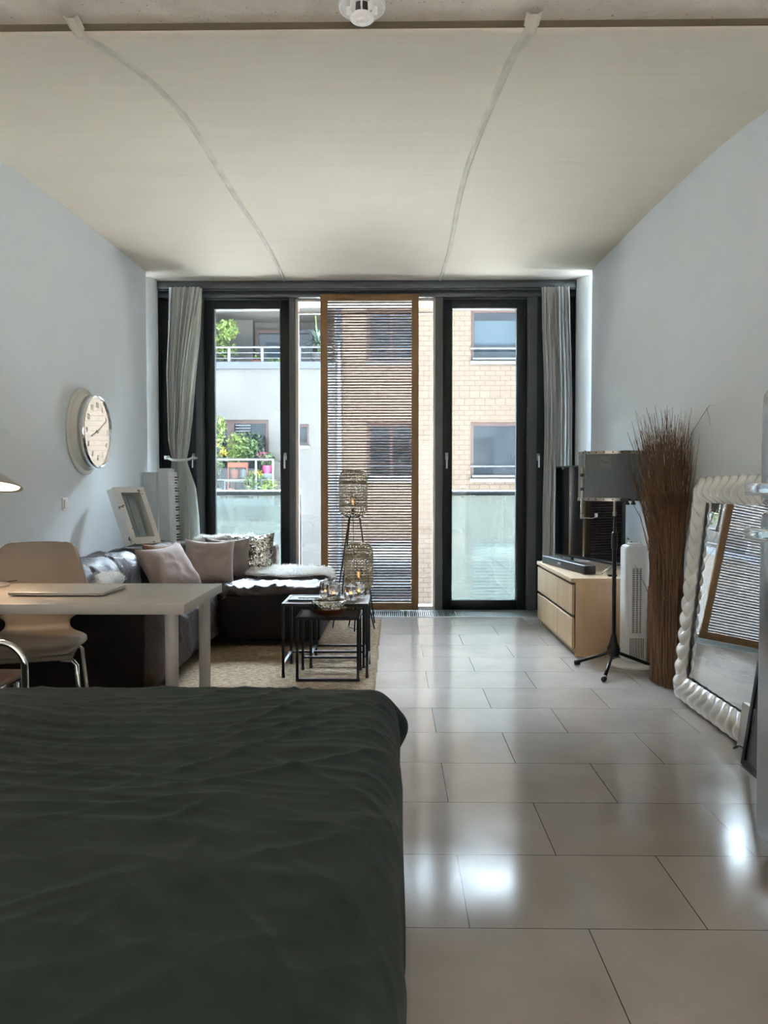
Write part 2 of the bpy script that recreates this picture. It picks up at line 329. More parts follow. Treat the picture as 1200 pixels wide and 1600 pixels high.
# ------------------------------------------------------------------ mesh helpers
OFF = {}
class MB:
    def __init__(s): s.v = []; s.f = []
    def add(s, vs, fs):
        o = len(s.v); s.v += [tuple(x) for x in vs]; s.f += [tuple(i+o for i in f) for f in fs]; return s
    def box(s, x0, x1, y0, y1, z0, z1):
        return s.add([(x0,y0,z0),(x1,y0,z0),(x1,y1,z0),(x0,y1,z0),(x0,y0,z1),(x1,y0,z1),(x1,y1,z1),(x0,y1,z1)],
                     [(0,3,2,1),(4,5,6,7),(0,1,5,4),(1,2,6,5),(2,3,7,6),(3,0,4,7)])
    def obox(s, c, ax, ay, az, hx, hy, hz):
        c = Vector(c); P = []
        for dz in (-1, 1):
            for dx, dy in ((-1,-1),(1,-1),(1,1),(-1,1)): P.append(c + Vector(ax)*hx*dx + Vector(ay)*hy*dy + Vector(az)*hz*dz)
        return s.add(P, [(0,3,2,1),(4,5,6,7),(0,1,5,4),(1,2,6,5),(2,3,7,6),(3,0,4,7)])
    def bevbox(s, x0, x1, y0, y1, z0, z1, r, k=3, n=1, disp=None):
        h = [(x1-x0)/2, (y1-y0)/2, (z1-z0)/2]; c = Vector(((x0+x1)/2, (y0+y1)/2, (z0+z1)/2)); r = min(r, *h)
        def ticks(hh, m):
            a = [-hh + r*(1-cos(pi/2*i/k))*1.0 for i in range(k)]  # corner zone
            a = [-hh + r*(i/k) for i in range(k)]
            inner = [(-hh+r) + (2*hh-2*r)*j/m for j in range(m+1)]
            return a + inner + [-x for x in reversed(a)]
        ns = n if isinstance(n, (list, tuple)) else (n, n, n)
        T = [ticks(h[i], ns[i]) for i in range(3)]
        idx = {}; vs = []
        def vid(i, j, l):
            key = (i, j, l)
            if key not in idx:
                p = Vector((T[0][i], T[1][j], T[2][l]))
                q = Vector([max(-h[a]+r, min(h[a]-r, p[a])) for a in range(3)])
                d = p - q
                if d.length > 1e-9: p = q + d.normalized()*r
                nn = d.normalized() if d.length > 1e-9 else Vector((0,0,1))
                p = p + c
                if disp: p = disp(p, nn)
                idx[key] = len(vs); vs.append(p)
            return idx[key]
        L = [len(T[0])-1, len(T[1])-1, len(T[2])-1]; fs = []
        for i in range(L[0]):
            for j in range(L[1]):
                fs.append((vid(i,j,0), vid(i,j+1,0), vid(i+1,j+1,0), vid(i+1,j,0)))
                fs.append((vid(i,j,L[2]), vid(i+1,j,L[2]), vid(i+1,j+1,L[2]), vid(i,j+1,L[2])))
        for i in range(L[0]):
            for l in range(L[2]):
                fs.append((vid(i,0,l), vid(i+1,0,l), vid(i+1,0,l+1), vid(i,0,l+1)))
                fs.append((vid(i,L[1],l), vid(i,L[1],l+1), vid(i+1,L[1],l+1), vid(i+1,L[1],l)))
        for j in range(L[1]):
            for l in range(L[2]):
                fs.append((vid(0,j,l), vid(0,j,l+1), vid(0,j+1,l+1), vid(0,j+1,l)))
                fs.append((vid(L[0],j,l), vid(L[0],j+1,l), vid(L[0],j+1,l+1), vid(L[0],j,l+1)))
        return s.add(vs, fs)
    def tube(s, pts, r, seg=8, cap=True, closed=False):
        pts = [Vector(p) for p in pts]; n = len(pts); vs = []; fs = []
        rr = r if isinstance(r, (list, tuple)) else [r]*n
        up = None
        for i, p in enumerate(pts):
            if closed: d = pts[(i+1) % n] - pts[i-1]
            else: d = pts[min(i+1, n-1)] - pts[max(i-1, 0)]
            d.normalize()
            if up is None:
                up = Vector((0,0,1)) if abs(d.z) < 0.9 else Vector((1,0,0))
            a = (up - d*up.dot(d)); 
            if a.length < 1e-6: a = d.orthogonal()
            a.normalize(); up = a; b = d.cross(a)
            for k in range(seg):
                t = 2*pi*k/seg; vs.append(p + (a*cos(t) + b*sin(t))*rr[i])
        m = n if closed else n-1
        for i in range(m):
            for k in range(seg):
                j = (i+1) % n
                fs.append((i*seg+k, i*seg+(k+1) % seg, j*seg+(k+1) % seg, j*seg+k))
        if cap and not closed:
            fs.append(tuple(reversed(range(seg)))); fs.append(tuple((n-1)*seg+k for k in range(seg)))
        return s.add(vs, fs)
    def lathe(s, prof, c=(0,0,0), seg=32, ax='z', ripple=None, a0=0, a1=2*pi):
        vs = []; fs = []; n = len(prof); full = abs(a1-a0-2*pi) < 1e-6; m = seg if full else seg+1
        for k in range(m):
            t = a0 + (a1-a0)*k/seg
            for i, (r, z) in enumerate(prof):
                if ripple: r = r*ripple(t, i)
                x, y = r*cos(t), r*sin(t)
                p = (x, y, z) if ax == 'z' else ((z, x, y) if ax == 'x' else (x, z, y))
                vs.append((p[0]+c[0], p[1]+c[1], p[2]+c[2]))
        for k in range(seg):
            k2 = (k+1) % m
            for i in range(n-1):
                f = (k*n+i, k2*n+i, k2*n+i+1, k*n+i+1)
                fs.append(f if ax != 'y' else tuple(reversed(f)))
        return s.add(vs, fs)
    def grid(s, fn, nu, nv, thick=None):
        vs = [fn(i/nu, j/nv) for i in range(nu+1) for j in range(nv+1)]
        fs = [(i*(nv+1)+j, (i+1)*(nv+1)+j, (i+1)*(nv+1)+j+1, i*(nv+1)+j+1) for i in range(nu) for j in range(nv)]
        return s.add(vs, fs)
    def build(s, name, mat, parent=None, smooth=False, local=False, solid=None, angle=None, offset=-1):
        off = Vector((0,0,0)) if (parent is None or local) else OFF.get(parent.name, Vector((0,0,0)))
        me = bpy.data.meshes.new(name)
        me.from_pydata([(x-off.x, y-off.y, z-off.z) for x, y, z in s.v], [], s.f)
        me.validate(); me.update()
        o = bpy.data.objects.new(name, me); COL.objects.link(o); me.materials.append(mat)
        if smooth:
            me.polygons.foreach_set('use_smooth', [True]*len(me.polygons))
            if angle:
                try: me.set_sharp_from_angle(angle=radians(angle))
                except Exception: pass
        if parent is not None: o.parent = parent; OFF[o.name] = off
        else: OFF[o.name] = Vector((0,0,0))
        if solid:
            md = o.modifiers.new('thickness', 'SOLIDIFY'); md.thickness = solid; md.offset = offset
        return o

def recalc(o):
    import bmesh
    b = bmesh.new(); b.from_mesh(o.data); bmesh.ops.recalc_face_normals(b, faces=b.faces); b.to_mesh(o.data); b.free(); return o
def tag(o, label, cat, group=None, kind=None):
    o['label'] = label; o['category'] = cat
    if group: o['group'] = group
    if kind: o['kind'] = kind
    return o
def thing(name, label, cat, loc, group=None, rotz=0):
    o = bpy.data.objects.new(name, None); o.empty_display_size = 0.1; COL.objects.link(o)
    o.location = loc; o.rotation_euler = (0, 0, rotz); OFF[o.name] = Vector(loc)
    return tag(o, label, cat, group)
def struct(o): o['kind'] = 'structure'; return o
def copy_tree(o, loc=None, label=None):
    c = o.copy(); COL.objects.link(c)
    if loc is not None: c.location = loc
    if label: c['label'] = label
    def kids(a, b):
        for ch in list(a.children):
            d = ch.copy(); COL.objects.link(d); d.parent = b; kids(ch, d)
    kids(o, c); return c
def text_mesh(body, size, extrude=0.001, align='CENTER'):
    c = bpy.data.curves.new('lettering', 'FONT'); c.body = body; c.size = size; c.extrude = extrude; c.align_x = align; c.align_y = 'CENTER'; c.resolution_u = 3
    o = bpy.data.objects.new('lettering', c); COL.objects.link(o)
    dg = bpy.context.evaluated_depsgraph_get(); me = bpy.data.meshes.new_from_object(o.evaluated_get(dg))
    vs = [v.co.copy() for v in me.vertices]; fs = [tuple(p.vertices) for p in me.polygons]
    bpy.data.objects.remove(o); bpy.data.meshes.remove(me); return vs, fs
R = random.Random(7)
def N(x, y=0.0, z=0.0): return noise.noise(Vector((x, y, z)))

# ------------------------------------------------------------------ room shell
XL, XR, YW = -2.19, 1.73, 7.28
m = MB(); m.add([(-4.5,-7.2,0),(XR+0.4,-7.2,0),(XR+0.4,6.84,0),(-4.5,6.84,0)], [(0,1,2,3)])
m.add([(-4.5,-7.2,-0.2),(XR+0.4,-7.2,-0.2),(XR+0.4,6.84,-0.2),(-4.5,6.84,-0.2)], [(3,2,1,0)])
m.add([(-4.5,6.84,0),(XR+0.4,6.84,0),(XR+0.4,6.84,-0.2),(-4.5,6.84,-0.2)], [(0,1,2,3)])
struct(m.build('floor', M['floor']))
m = MB().box(-4.5, XR+0.4, 6.84, 7.6, -0.2, -0.09); m.box(-4.5, XR+0.4, 7.24, 7.6, -0.09, 0.0)
struct(m.build('trim_1', M['pit']))

prof = [(2.462,2.597),(2.475,2.595),(2.50,2.600),(2.56,2.622),(2.63,2.646),(2.70,2.670),(2.76,2.692),(2.825,2.713),(2.92,2.742),(3.035,2.772),(3.19,2.812),(3.323,2.840),(3.60,2.897),(3.846,2.932),(4.15,2.963),(4.48,2.988),(4.9,3.008),(5.249,3.024),(5.7,3.036),(6.179,3.046),(6.7,3.054),(7.20,3.060),(7.30,3.060)]
m = MB()
xs = [-4.5, XL-0.25, -1.3, -0.3, 0.6, XR+0.25]
n = len(prof)
vs = [(x, y, z) for x in xs for (y, z) in prof]
fs = [(i*n+j, i*n+j+1, (i+1)*n+j+1, (i+1)*n+j) for i in range(len(xs)-1) for j in range(n-1)]
m.add(vs, fs)
struct(m.build('ceiling', M['vault'], smooth=True, solid=0.16, offset=-1))
# beam slab over the rear of the room
m = MB().box(-4.5, XR+0.25, -7.2, 2.458, 2.615, 2.85)
struct(m.build('trim_2', M['beam']))
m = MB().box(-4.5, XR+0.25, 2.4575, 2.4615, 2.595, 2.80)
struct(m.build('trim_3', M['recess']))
# filled seams of the vault, raised fillets
def seam(name, X0, wob):
    m = MB(); path = []
    pts = [(2.40, 2.608)] + [(y, z) for y, z in prof if y >= 2.475]
    for i, (y, z) in enumerate(pts):
        w = 0.019 if y > 2.7 else 0.024
        x = X0 + wob*0.012*sin(y*2.3) + (wob*0.02*max(0, 2.9-y))
        path.append((x, y, z-0.001, w))
    vs = []
    for (x, y, z, w) in path:
        vs += [(x-w, y, z+0.002), (x-w*0.45, y, z-0.008), (x+w*0.45, y, z-0.008), (x+w, y, z+0.002)]
    fs = []
    for i in range(len(path)-1):
        for k in range(3): fs.append((i*4+k, i*4+k+1, i*4+4+k+1, i*4+4+k))
    m.add(vs, fs)
    struct(m.build(name, M['seam'], smooth=True, angle=20))
seam('trim_4', -1.002, 1); seam('trim_5', 0.427, 1)

m = MB()
m.box(XL-0.25, XL, -7.0, 6.80, 0.0, 3.12); struct(m.build('wall_left', M['wall']))
m = MB().box(XR, XR+0.25, -7.0, 6.80, 0.0, 3.12); struct(m.build('wall_right', M['wall']))
m = MB().box(-4.5, XR+0.25, -7.2, -7.0, 0.0, 2.9); struct(m.build('wall_back', M['wall']))
# rounded piers beside the glazing
m = MB().lathe([(0.17, 0.0), (0.17, 3.10)], (XL-0.165, 7.10, 0), 40); m.box(XL-0.5, XL-0.165, 6.93, 7.27, 0, 3.10)
struct(m.build('trim_6', M['pier'], smooth=True, angle=40))
m = MB().lathe([(0.17, 0.0), (0.17, 3.10)], (XR+0.105, 7.10, 0), 40); m.box(XR+0.105, XR+0.4, 6.93, 7.27, 0, 3.10)
struct(m.build('trim_7', M['pier'], smooth=True, angle=40))
# facade wall outside the glazing line, lintel and sill
m = MB(); m.box(-4.5, -2.28, 7.27, 7.75, -0.2, 3.3); m.box(XR+0.02, 4.2, 7.27, 7.75, -0.2, 3.3); m.box(-2.28, XR+0.02, 7.40, 7.75, 2.96, 3.3)
m.box(-4.5, 4.2, 7.25, 7.75, -0.6, -0.2)
struct(m.build('wall_front', M['concrete_out']))
m = MB().bevbox(-2.25, 1.70, 7.10, 7.42, 2.985, 3.055, 0.006, 2); m.bevbox(-2.25, 1.70, 7.19, 7.42, 2.925, 2.985, 0.004, 2); m.box(-2.25, 1.70, 7.12, 7.15, 2.972, 2.985)
struct(m.build('trim_8', M['header'], smooth=True, angle=30))
for i, (x0, x1) in enumerate([(-0.984,-0.929),(0.384,0.452),(1.240,1.330),(-1.862,-1.785)]):
    m = MB().box(x0, x1, 7.215, 7.40, 0, 2.93)
    if i != 1: m.box(x0+0.012, x1-0.012, 7.20, 7.215, 0, 2.93)
    struct(m.build('trim_%d' % (9+i), M['post']))

def framed(name, x0, x1, z0, z1, fw, fd, y, fmat, pane_mat, handle=None, bottom=None, hinge=None):
    bt = bottom or fw
    m = MB(); m.bevbox(x0, x0+fw, y, y+fd, z0, z1, 0.004, 1); m.bevbox(x1-fw, x1, y, y+fd, z0, z1, 0.004, 1)
    m.bevbox(x0+fw, x1-fw, y, y+fd, z1-fw*1.05, z1, 0.004, 1); m.bevbox(x0+fw, x1-fw, y, y+fd, z0, z0+bt, 0.004, 1)
    ib = 0.008
    m.box(x0+fw, x0+fw+ib, y+0.02, y+fd, z0+bt, z1-fw); m.box(x1-fw-ib, x1-fw, y+0.02, y+fd, z0+bt, z1-fw)
    if hinge:
        for hz in (0.25, 1.5, 2.7): m.tube([(hinge, y-0.008, hz), (hinge, y-0.008, hz+0.11)], 0.008, 8)
    f = struct(m.build(name, fmat, smooth=True, angle=30))
    p = MB().box(x0+fw, x1-fw, y+fd*0.5-0.004, y+fd*0.5+0.004, z0+bt, z1-fw*1.05).build('window_pane', pane_mat, f)
    if handle:
        hx, hz = handle; h = MB(); h.bevbox(hx-0.014, hx+0.014, y-0.012, y+0.002, hz-0.035, hz+0.035, 0.005, 2)
        h.tube([(hx, y, hz+0.01), (hx, y-0.04, hz+0.01), (hx-0.002, y-0.045, hz+0.005), (hx-0.002, y-0.045, hz-0.115)], 0.0095, 8)
        h.build('door_handle', M['steel'], f, smooth=True, angle=40)
    return f
framed('door_1', -1.785, -0.986, 0.005, 2.915, 0.082, 0.09, 7.235, M['frame_black'], M['glass'], (-1.025, 1.45), 0.09, -1.775)
framed('door_2', 0.455, 1.238, 0.005, 2.915, 0.082, 0.09, 7.235, M['frame_black'], M['glass'], (0.493, 1.45), 0.09, 1.215)
# solid black doors behind the curtains
def dark_door(name, x0, x1, hx):
    m = MB().bevbox(x0, x1, 7.30, 7.36, 0.005, 2.93, 0.004, 1); m.bevbox(x0, x0+0.07, 7.27, 7.31, 0.005, 2.93, 0.004, 1); m.bevbox(x1-0.05, x1, 7.27, 7.31, 0.005, 2.93, 0.004, 1)
    f = struct(m.build(name, M['void_black']))
    h = MB().bevbox(hx-0.014, hx+0.014, 7.262, 7.275, 1.41, 1.48, 0.005, 2); h.tube([(hx, 7.27, 1.46), (hx, 7.235, 1.46), (hx, 7.23, 1.455), (hx, 7.23, 1.345)], 0.009, 8)
    h.build('door_handle', M['steel'], f, smooth=True, angle=40)
dark_door('door_3', -2.28, -1.862, -1.90); dark_door('door_4', 1.33, 1.75, 1.355)
# fixed middle glazing
m = MB(); m.box(-0.929, -0.905, 7.26, 7.34, 0, 2.93); m.box(0.364, 0.384, 7.26, 7.34, 0, 2.93); m.box(-0.905, 0.364, 7.26, 7.34, 2.905, 2.93); m.box(-0.905, 0.364, 7.26, 7.34, 0.0, 0.03)
m.box(-0.905, 0.364, 7.30, 7.33, 2.80, 2.812)
w = struct(m.build('window_1', M['alu']))
MB().box(-0.905, 0.364, 7.297, 7.303, 0.03, 2.905).build('window_pane', M['glass'], w)

# floor grille
g = thing('floor_grille', 'silver linear heating grille let into the floor along the windows', 'grille', (-0.3, 7.04, 0))
m = MB(); m.box(-2.15, 1.66, 6.84, 6.855, -0.012, 0.004); m.box(-2.15, 1.66, 7.20, 7.215, -0.012, 0.004); m.build('grille_frame', M['grille'], g)
m = MB()
x = -2.14
while x < 1.65: m.box(x, x+0.0075, 6.855, 7.20, -0.02, 0.002); x += 0.0185
m.build('grille_slats', M['grille'], g)

# sliding slatted panel
p = thing('slatted_sliding_panel', 'tall wood framed sliding screen of thin horizontal slats in front of the middle window', 'screen', (-0.225, 7.18, 0))
px0, px1, pz0, pz1 = -0.684, 0.226, 0.012, 2.945
m = MB(); m.bevbox(px0, px0+0.065, 7.15, 7.188, pz0, pz1, 0.004, 1); m.bevbox(px1-0.065, px1, 7.15, 7.188, pz0, pz1, 0.004, 1)
m.bevbox(px0+0.065, px1-0.065, 7.15, 7.188, pz1-0.062, pz1, 0.004, 1); m.bevbox(px0+0.065, px1-0.065, 7.15, 7.188, pz0, pz0+0.068, 0.004, 1)
m.build('panel_frame', M['panelwood'], p, smooth=True, angle=30)
m = MB(); ns = 107; zz0, zz1 = pz0+0.068, pz1-0.062; pitch = (zz1-zz0)/ns
for i in range(ns):
    z = zz0 + (i+0.5)*pitch; m.box(px0+0.06, px1-0.06, 7.164, 7.170, z-0.0070, z+0.0060)
m.build('panel_slats', M['slatwood'], p)

# smoke detector
d = thing('smoke_detector', 'round white smoke detector on the concrete beam', 'smoke detector', (-0.098, 2.365, 2.615))
m = MB().lathe([(0.0,0.0),(0.070,0.0),(0.072,-0.006),(0.070,-0.016),(0.064,-0.018),(0.058,-0.012),(0.05,-0.010),(0.0,-0.010)], (-0.098,2.365,2.615), 48); m.build('base_ring', M['white_plastic'], d, smooth=True, angle=40)
m = MB()
for k in range(8):
    a = 2*pi*k/8; m.obox((-0.098+0.037*cos(a), 2.365+0.037*sin(a), 2.592), (cos(a),sin(a),0.0), (-sin(a),cos(a),0), (0,0,1), 0.010, 0.0025, 0.014)
m.build('cage_ribs', M['white_plastic'], d)
m = MB().lathe([(0.0,-0.010),(0.028,-0.010),(0.030,-0.045),(0.0,-0.045)], (-0.098,2.365,2.615), 24); m.build('sensor_core', M['black_plastic'], d, smooth=True, angle=40)
m = MB().lathe([(0.0,-0.050),(0.012,-0.052),(0.014,-0.058),(0.017,-0.058),(0.019,-0.052),(0.034,-0.050),(0.037,-0.046),(0.036,-0.040),(0.0,-0.040)], (-0.098,2.365,2.615), 40); recalc(m.build('sensor_cap', M['white_plastic'], d, smooth=True, angle=40))

# ------------------------------------------------------------------ outside
struct(MB().box(-30, 30, 7.8, 45, -6.3, -6.0).build('ground', M['ground']))
M['bounce_pale'] = simple('pale_bounce_surface', (0.66, 0.65, 0.62, 1), 0.9, var=0.05, nscale=1)
struct(MB().box(-6, 6, 7.76, 13.6, -1.5, -1.3).build('bounce_slab', M['bounce_pale']))  # added unseen reflector below the windows, throws sun up onto the ceiling
struct(MB().box(-4.5, 4.2, 7.75, 8.42, -0.34, -0.24).build('trim_13', M['bounce_pale']))  # added unseen ledge, bounces sun onto the ceiling near the glazing
def holed(m, x0, x1, z0, z1, y0, y1, holes):
    xs = sorted(set([x0, x1] + [h[0] for h in holes] + [h[1] for h in holes])); zs = sorted(set([z0, z1] + [h[2] for h in holes] + [h[3] for h in holes]))
    for i in range(len(xs)-1):
        for j in range(len(zs)-1):
            cx, cz = (xs[i]+xs[i+1])/2, (zs[j]+zs[j+1])/2
            if any(h[0] < cx < h[1] and h[2] < cz < h[3] for h in holes): continue
            m.box(xs[i], xs[i+1], y0, y1, zs[j], zs[j+1])
    return m
# brick house
bb = thing('brick_building', 'tan brick apartment house across the courtyard with wood framed windows', 'building', (4, 20, -6))
wins = []
for (x0, x1) in ((-0.72, 0.56), (1.98, 3.25), (5.4, 6.7)):
    for (z0, z1) in ((4.46, 5.80), (1.42, 2.87), (-1.80, -0.15), (-4.8, -3.2)): wins.append((x0, x1, z0, z1))
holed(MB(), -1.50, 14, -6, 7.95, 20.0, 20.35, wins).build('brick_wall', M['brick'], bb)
MB().box(-1.55, 14.1, 18.4, 30, 7.95, 8.15).build('roof_edge', M['concrete_out'], bb)  # overhang lengthened out of view to keep the overhead sun off the facade
MB().box(-1.50, 14, 20.6, 29.9, -6, 7.95).build('rear_volume', M['brick'], bb)
for (x0, x1, z0, z1) in wins:
    m = MB(); fw = 0.09
    m.box(x0, x0+fw, 20.12, 20.22, z0, z1); m.box(x1-fw, x1, 20.12, 20.22, z0, z1); m.box(x0+fw, x1-fw, 20.12, 20.22, z1-fw, z1); m.box(x0+fw, x1-fw, 20.12, 20.22, z0, z0+fw)
    f = m.build('window', M['frame_brown'], bb)
    MB().box(x0+fw, x1-fw, 20.16, 20.18, z0+fw, z1-fw).build('pane', M['facade_glass'], f)
    s = MB(); s.box(x0-0.03, x1+0.03, 19.93, 20.14, z0-0.11, z0-0.03); s.box(x0+0.05, x1-0.02, 20.02, 20.1, z0+0.02, z0+0.07); s.build('sill', M['galv'], f)
    s = MB(); s.tube([(x0-0.02, 19.97, z0+0.30), (x1+0.02, 19.97, z0+0.30)], 0.022, 8); s.build('guard_bar', M['galv'], f)
    if z1 > 5 and x0 > 1.5: MB().box(x0+fw, x1-fw, 20.150, 20.158, z0+0.42, z1-0.30).build('roller_blind', M['facade_blue'], f)
    if -2 < z0 < -1:
        s = MB(); z = z0+0.1
        while z < z1-0.1: s.box(x0+fw, x1-fw, 20.13, 20.15, z, z+0.04); z += 0.085
        s.build('louvre_blind', M['galv'], f)
    elif x0 < 1.5 or x0 > 5:
        MB().box((x0+x1)/2-0.03, (x0+x1)/2+0.03, 20.13, 20.18, z0+fw, z1-fw).build('mullion', M['frame_brown'], f)
# downpipe
tag(MB().tube([(-1.42, 19.93, -6), (-1.42, 19.93, 7.94)], 0.075, 12).build('downpipe', M['slab_blue'], smooth=True), 'grey rain downpipe where the white and brick houses meet', 'pipe')
# white house
wb_ = thing('white_building', 'white rendered apartment house across the courtyard with recessed balconies', 'building', (-6, 20, -6))
holes = [(-9.5, -1.55, 4.40, 5.85), (-4.75, -3.27, 0.3, 2.93), (-2.60, -2.22, 2.28, 2.82), (-9.5, -6.5, 0.9, 2.9), (-4.8, -3.3, -2.6, -0.6)]
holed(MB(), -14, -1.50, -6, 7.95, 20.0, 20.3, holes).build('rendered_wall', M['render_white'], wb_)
MB().box(-14, -1.55, 18.4, 30, 7.95, 8.15).build('roof_edge', M['concrete_out'], wb_)  # overhang lengthened out of view to shade the balconies and their plants
m = MB(); m.box(-14, -1.5, 21.9, 22.1, -6, 7.95); m.box(-9.6, -1.5, 20.3, 21.9, 5.85, 6.0); m.box(-9.7, -9.5, 20.3, 21.9, 4.2, 6); m.box(-1.55, -1.50, 20.3, 21.9, 4.2, 6); m.build('recess_walls', M['concrete_out'], wb_)
MB().box(-9.6, -1.52, 19.9, 21.9, 4.24, 4.42).build('balcony_slab', M['slab_blue'], wb_)
for q in ((-4.55, -3.95), (-3.0, -2.85)): MB().box(q[0], q[1], 21.55, 21.9, 4.4, 5.85).build('recess_pilaster', M['concrete_out'], wb_)
def win_white(x0, x1, z0, z1, y, fw=0.10, mull=None, mat='frame_brown'):
    m = MB(); m.box(x0, x0+fw, y, y+0.1, z0, z1); m.box(x1-fw, x1, y, y+0.1, z0, z1); m.box(x0+fw, x1-fw, y, y+0.1, z1-fw, z1); m.box(x0+fw, x1-fw, y, y+0.1, z0, z0+fw)
    if mull: m.box(mull-0.09, mull+0.09, y-0.01, y+0.1, z0+fw, z1-fw)
    f = m.build('window', M[mat], wb_); MB().box(x0+fw, x1-fw, y+0.03, y+0.05, z0+fw, z1-fw).build('pane', M['facade_glass'], f); return f
f = win_white(-3.93, -3.02, 4.42, 5.62, 21.75); MB().add([(-3.62,21.70,5.25),(-3.28,21.70,5.25),(-3.08,21.70,4.9),(-3.08,21.70,4.5),(-3.55,21.70,4.5)], [(0,1,2,3,4)]).build('blue_drape', M['facade_blue'], f, solid=0.02)
win_white(-2.82, -2.3, 4.42, 5.62, 21.75, mat='slab_blue')
f = win_white(-4.75, -3.27, 0.3, 2.93, 20.10, 0.09, -4.28)
m = MB(); z = 2.25
while z < 2.78: m.box(-4.15, -3.75, 20.06, 20.08, z, z+0.035); z += 0.075
m.build('louvre_blind', M['galv'], f)
f = win_white(-2.60, -2.22, 2.28, 2.82, 20.12, 0.06); MB().box(-2.64, -2.18, 19.93, 20.12, 2.17, 2.25).build('sill', M['galv'], f)
win_white(-9.5, -6.5, 0.9, 2.9, 20.12, 0.1, -8); win_white(-4.8, -3.3, -2.6, -0.6, 20.12, 0.1, -4)
# flower balcony slab
MB().box(-6.0, -2.95, 18.85, 20.0, 0.72, 0.90).build('balcony_slab', M['slab_blue'], wb_)
# upper balcony railing
ur = thing('upper_balcony_railing', 'pale steel railing on the upper balcony of the white house', 'railing', (-4, 19.95, 4.4))
m = MB(); m.tube([(-9.4, 19.95, 4.80), (-1.6, 19.95, 4.80)], 0.028, 8); m.build('handrail', M['galv'], ur, smooth=True)
for z in (4.52, 4.66): MB().tube([(-9.4, 19.97, z), (-1.6, 19.97, z)], 0.013, 6).build('rail_bar', M['galv'], ur)
for x in (-8.5, -7.6, -6.7, -5.7, -4.28, -3.42, -2.45): MB().box(x-0.035, x+0.035, 19.95, 20.0, 4.40, 4.80).build('railing_post', M['galv'], ur)
# lower flower balcony railing
lr = thing('flower_balcony_railing', 'galvanised railing with wire mesh around the flower balcony', 'railing', (-4, 18.9, 0.9))
m = MB(); m.tube([(-6.0, 18.88, 1.86), (-2.98, 18.88, 1.86), (-2.98, 19.95, 1.86)], 0.03, 8); m.build('handrail', M['galv'], lr, smooth=True)
for z in (1.36, 1.0): MB().tube([(-6.0, 18.88, z), (-2.98, 18.88, z), (-2.98, 19.95, z)], 0.016, 6).build('rail_bar', M['galv'], lr)
for x in (-5.5, -4.42, -3.40, -2.98): MB().box(x-0.025, x+0.025, 18.87, 18.90, 0.90, 1.86).build('railing_post', M['galv'], lr)
m = MB()
for k in range(22): m.box(-4.35+k*0.043, -4.345+k*0.043, 18.90, 18.905, 1.0, 1.64)
for k in range(14): m.box(-4.35, -3.42, 18.90, 18.905, 1.0+k*0.048, 1.005+k*0.048)
m.build('wire_mesh', M['galv'], lr)

def leafball(c, rx, ry, rz, n, size, seed, mat, name, parent=None, elong=2.0):
    r = random.Random(seed); m = MB(); vs = []; fs = []
    for i in range(n):
        while True:
            p = Vector((r.uniform(-1,1), r.uniform(-1,1), r.uniform(-1,1)))
            if p.length <= 1: break
        p = Vector((c[0]+p.x*rx, c[1]+p.y*ry, c[2]+p.z*rz))
        a = Vector((r.gauss(0,1), r.gauss(0,1), r.gauss(0,1)+0.5)).normalized(); b = a.orthogonal().normalized()
        b.rotate(Matrix.Rotation(r.uniform(0, 6.28), 3, a)); s = size*r.uniform(0.6, 1.2)
        o = len(vs); vs += [p - a*s*elong*0.5, p + b*s*0.5, p + a*s*elong*0.5, p - b*s*0.5]; fs.append((o, o+1, o+2, o+3))
    return m.add(vs, fs).build(name, mat, parent)
def bush(name, label, cat, base, pot, blobs, stem_h, potmat, flower=None, group=None):
    """pot with stems, leaves and blossoms; base is the pot's foot"""
    t_ = thing(name, label, cat, base, group); x, y, z = base
    if pot: MB().lathe([(0, 0), (pot*0.75, 0), (pot, pot*1.5), (pot*0.85, pot*1.45), (0, pot*1.4)], base, 12).build('pot', potmat, t_, smooth=True, angle=40)
    m = MB()
    for (cx, cz, rx, rz, cnt, mt) in blobs:
        m.tube([(x, y, z+(pot or 0)), (x+cx*0.6, y, z+cz*0.6), (x+cx, y+0.05, z+cz)], 0.012, 5)
    m.build('stems', M['leaf_dark'], t_)
    for i, (cx, cz, rx, rz, cnt, mt) in enumerate(blobs):
        leafball((x+cx, y, z+cz), rx, rx*0.7, rz, cnt, 0.06, i+int(abs(x)*100), M[mt], 'foliage' if mt.startswith('leaf') else 'blossom', t_)
    return t_
bush('potted_shrub', 'light green leafy shrub at the left end of the upper balcony', 'plant', (-4.35, 20.45, 4.42), 0.16, [(-0.25, 0.75, 0.28, 0.5, 330, 'leaf_light'), (0.0, 0.95, 0.22, 0.28, 220, 'leaf_light'), (-0.1, 0.35, 0.32, 0.3, 160, 'leaf_light')], 1, M['concrete_out'])
bush('red_flower_pot', 'small red pot with a seedling behind the upper railing', 'plant', (-3.62, 20.15, 4.42), 0.0, [(0.04, 0.13, 0.10, 0.06, 30, 'leaf_light')], 1, M['redpot'])
tag(MB().box(-3.72, -3.50, 20.1, 20.25, 4.42, 4.50).build('planter_box', M['redpot']), 'small red planter box on the upper balcony', 'planter')
for k, (x, lb) in enumerate(((-3.22, 'low green tuft nearer the blue drape on the upper balcony edge'), (-3.02, 'low green tuft at the right end of the left door view'))):
    leafball((x, 20.1, 4.45), 0.07, 0.06, 0.06, 40, 0.05, 60+k, M['leaf_light'], 'balcony_tuft')
    o = COL.objects[-1]; tag(o, lb, 'plant')
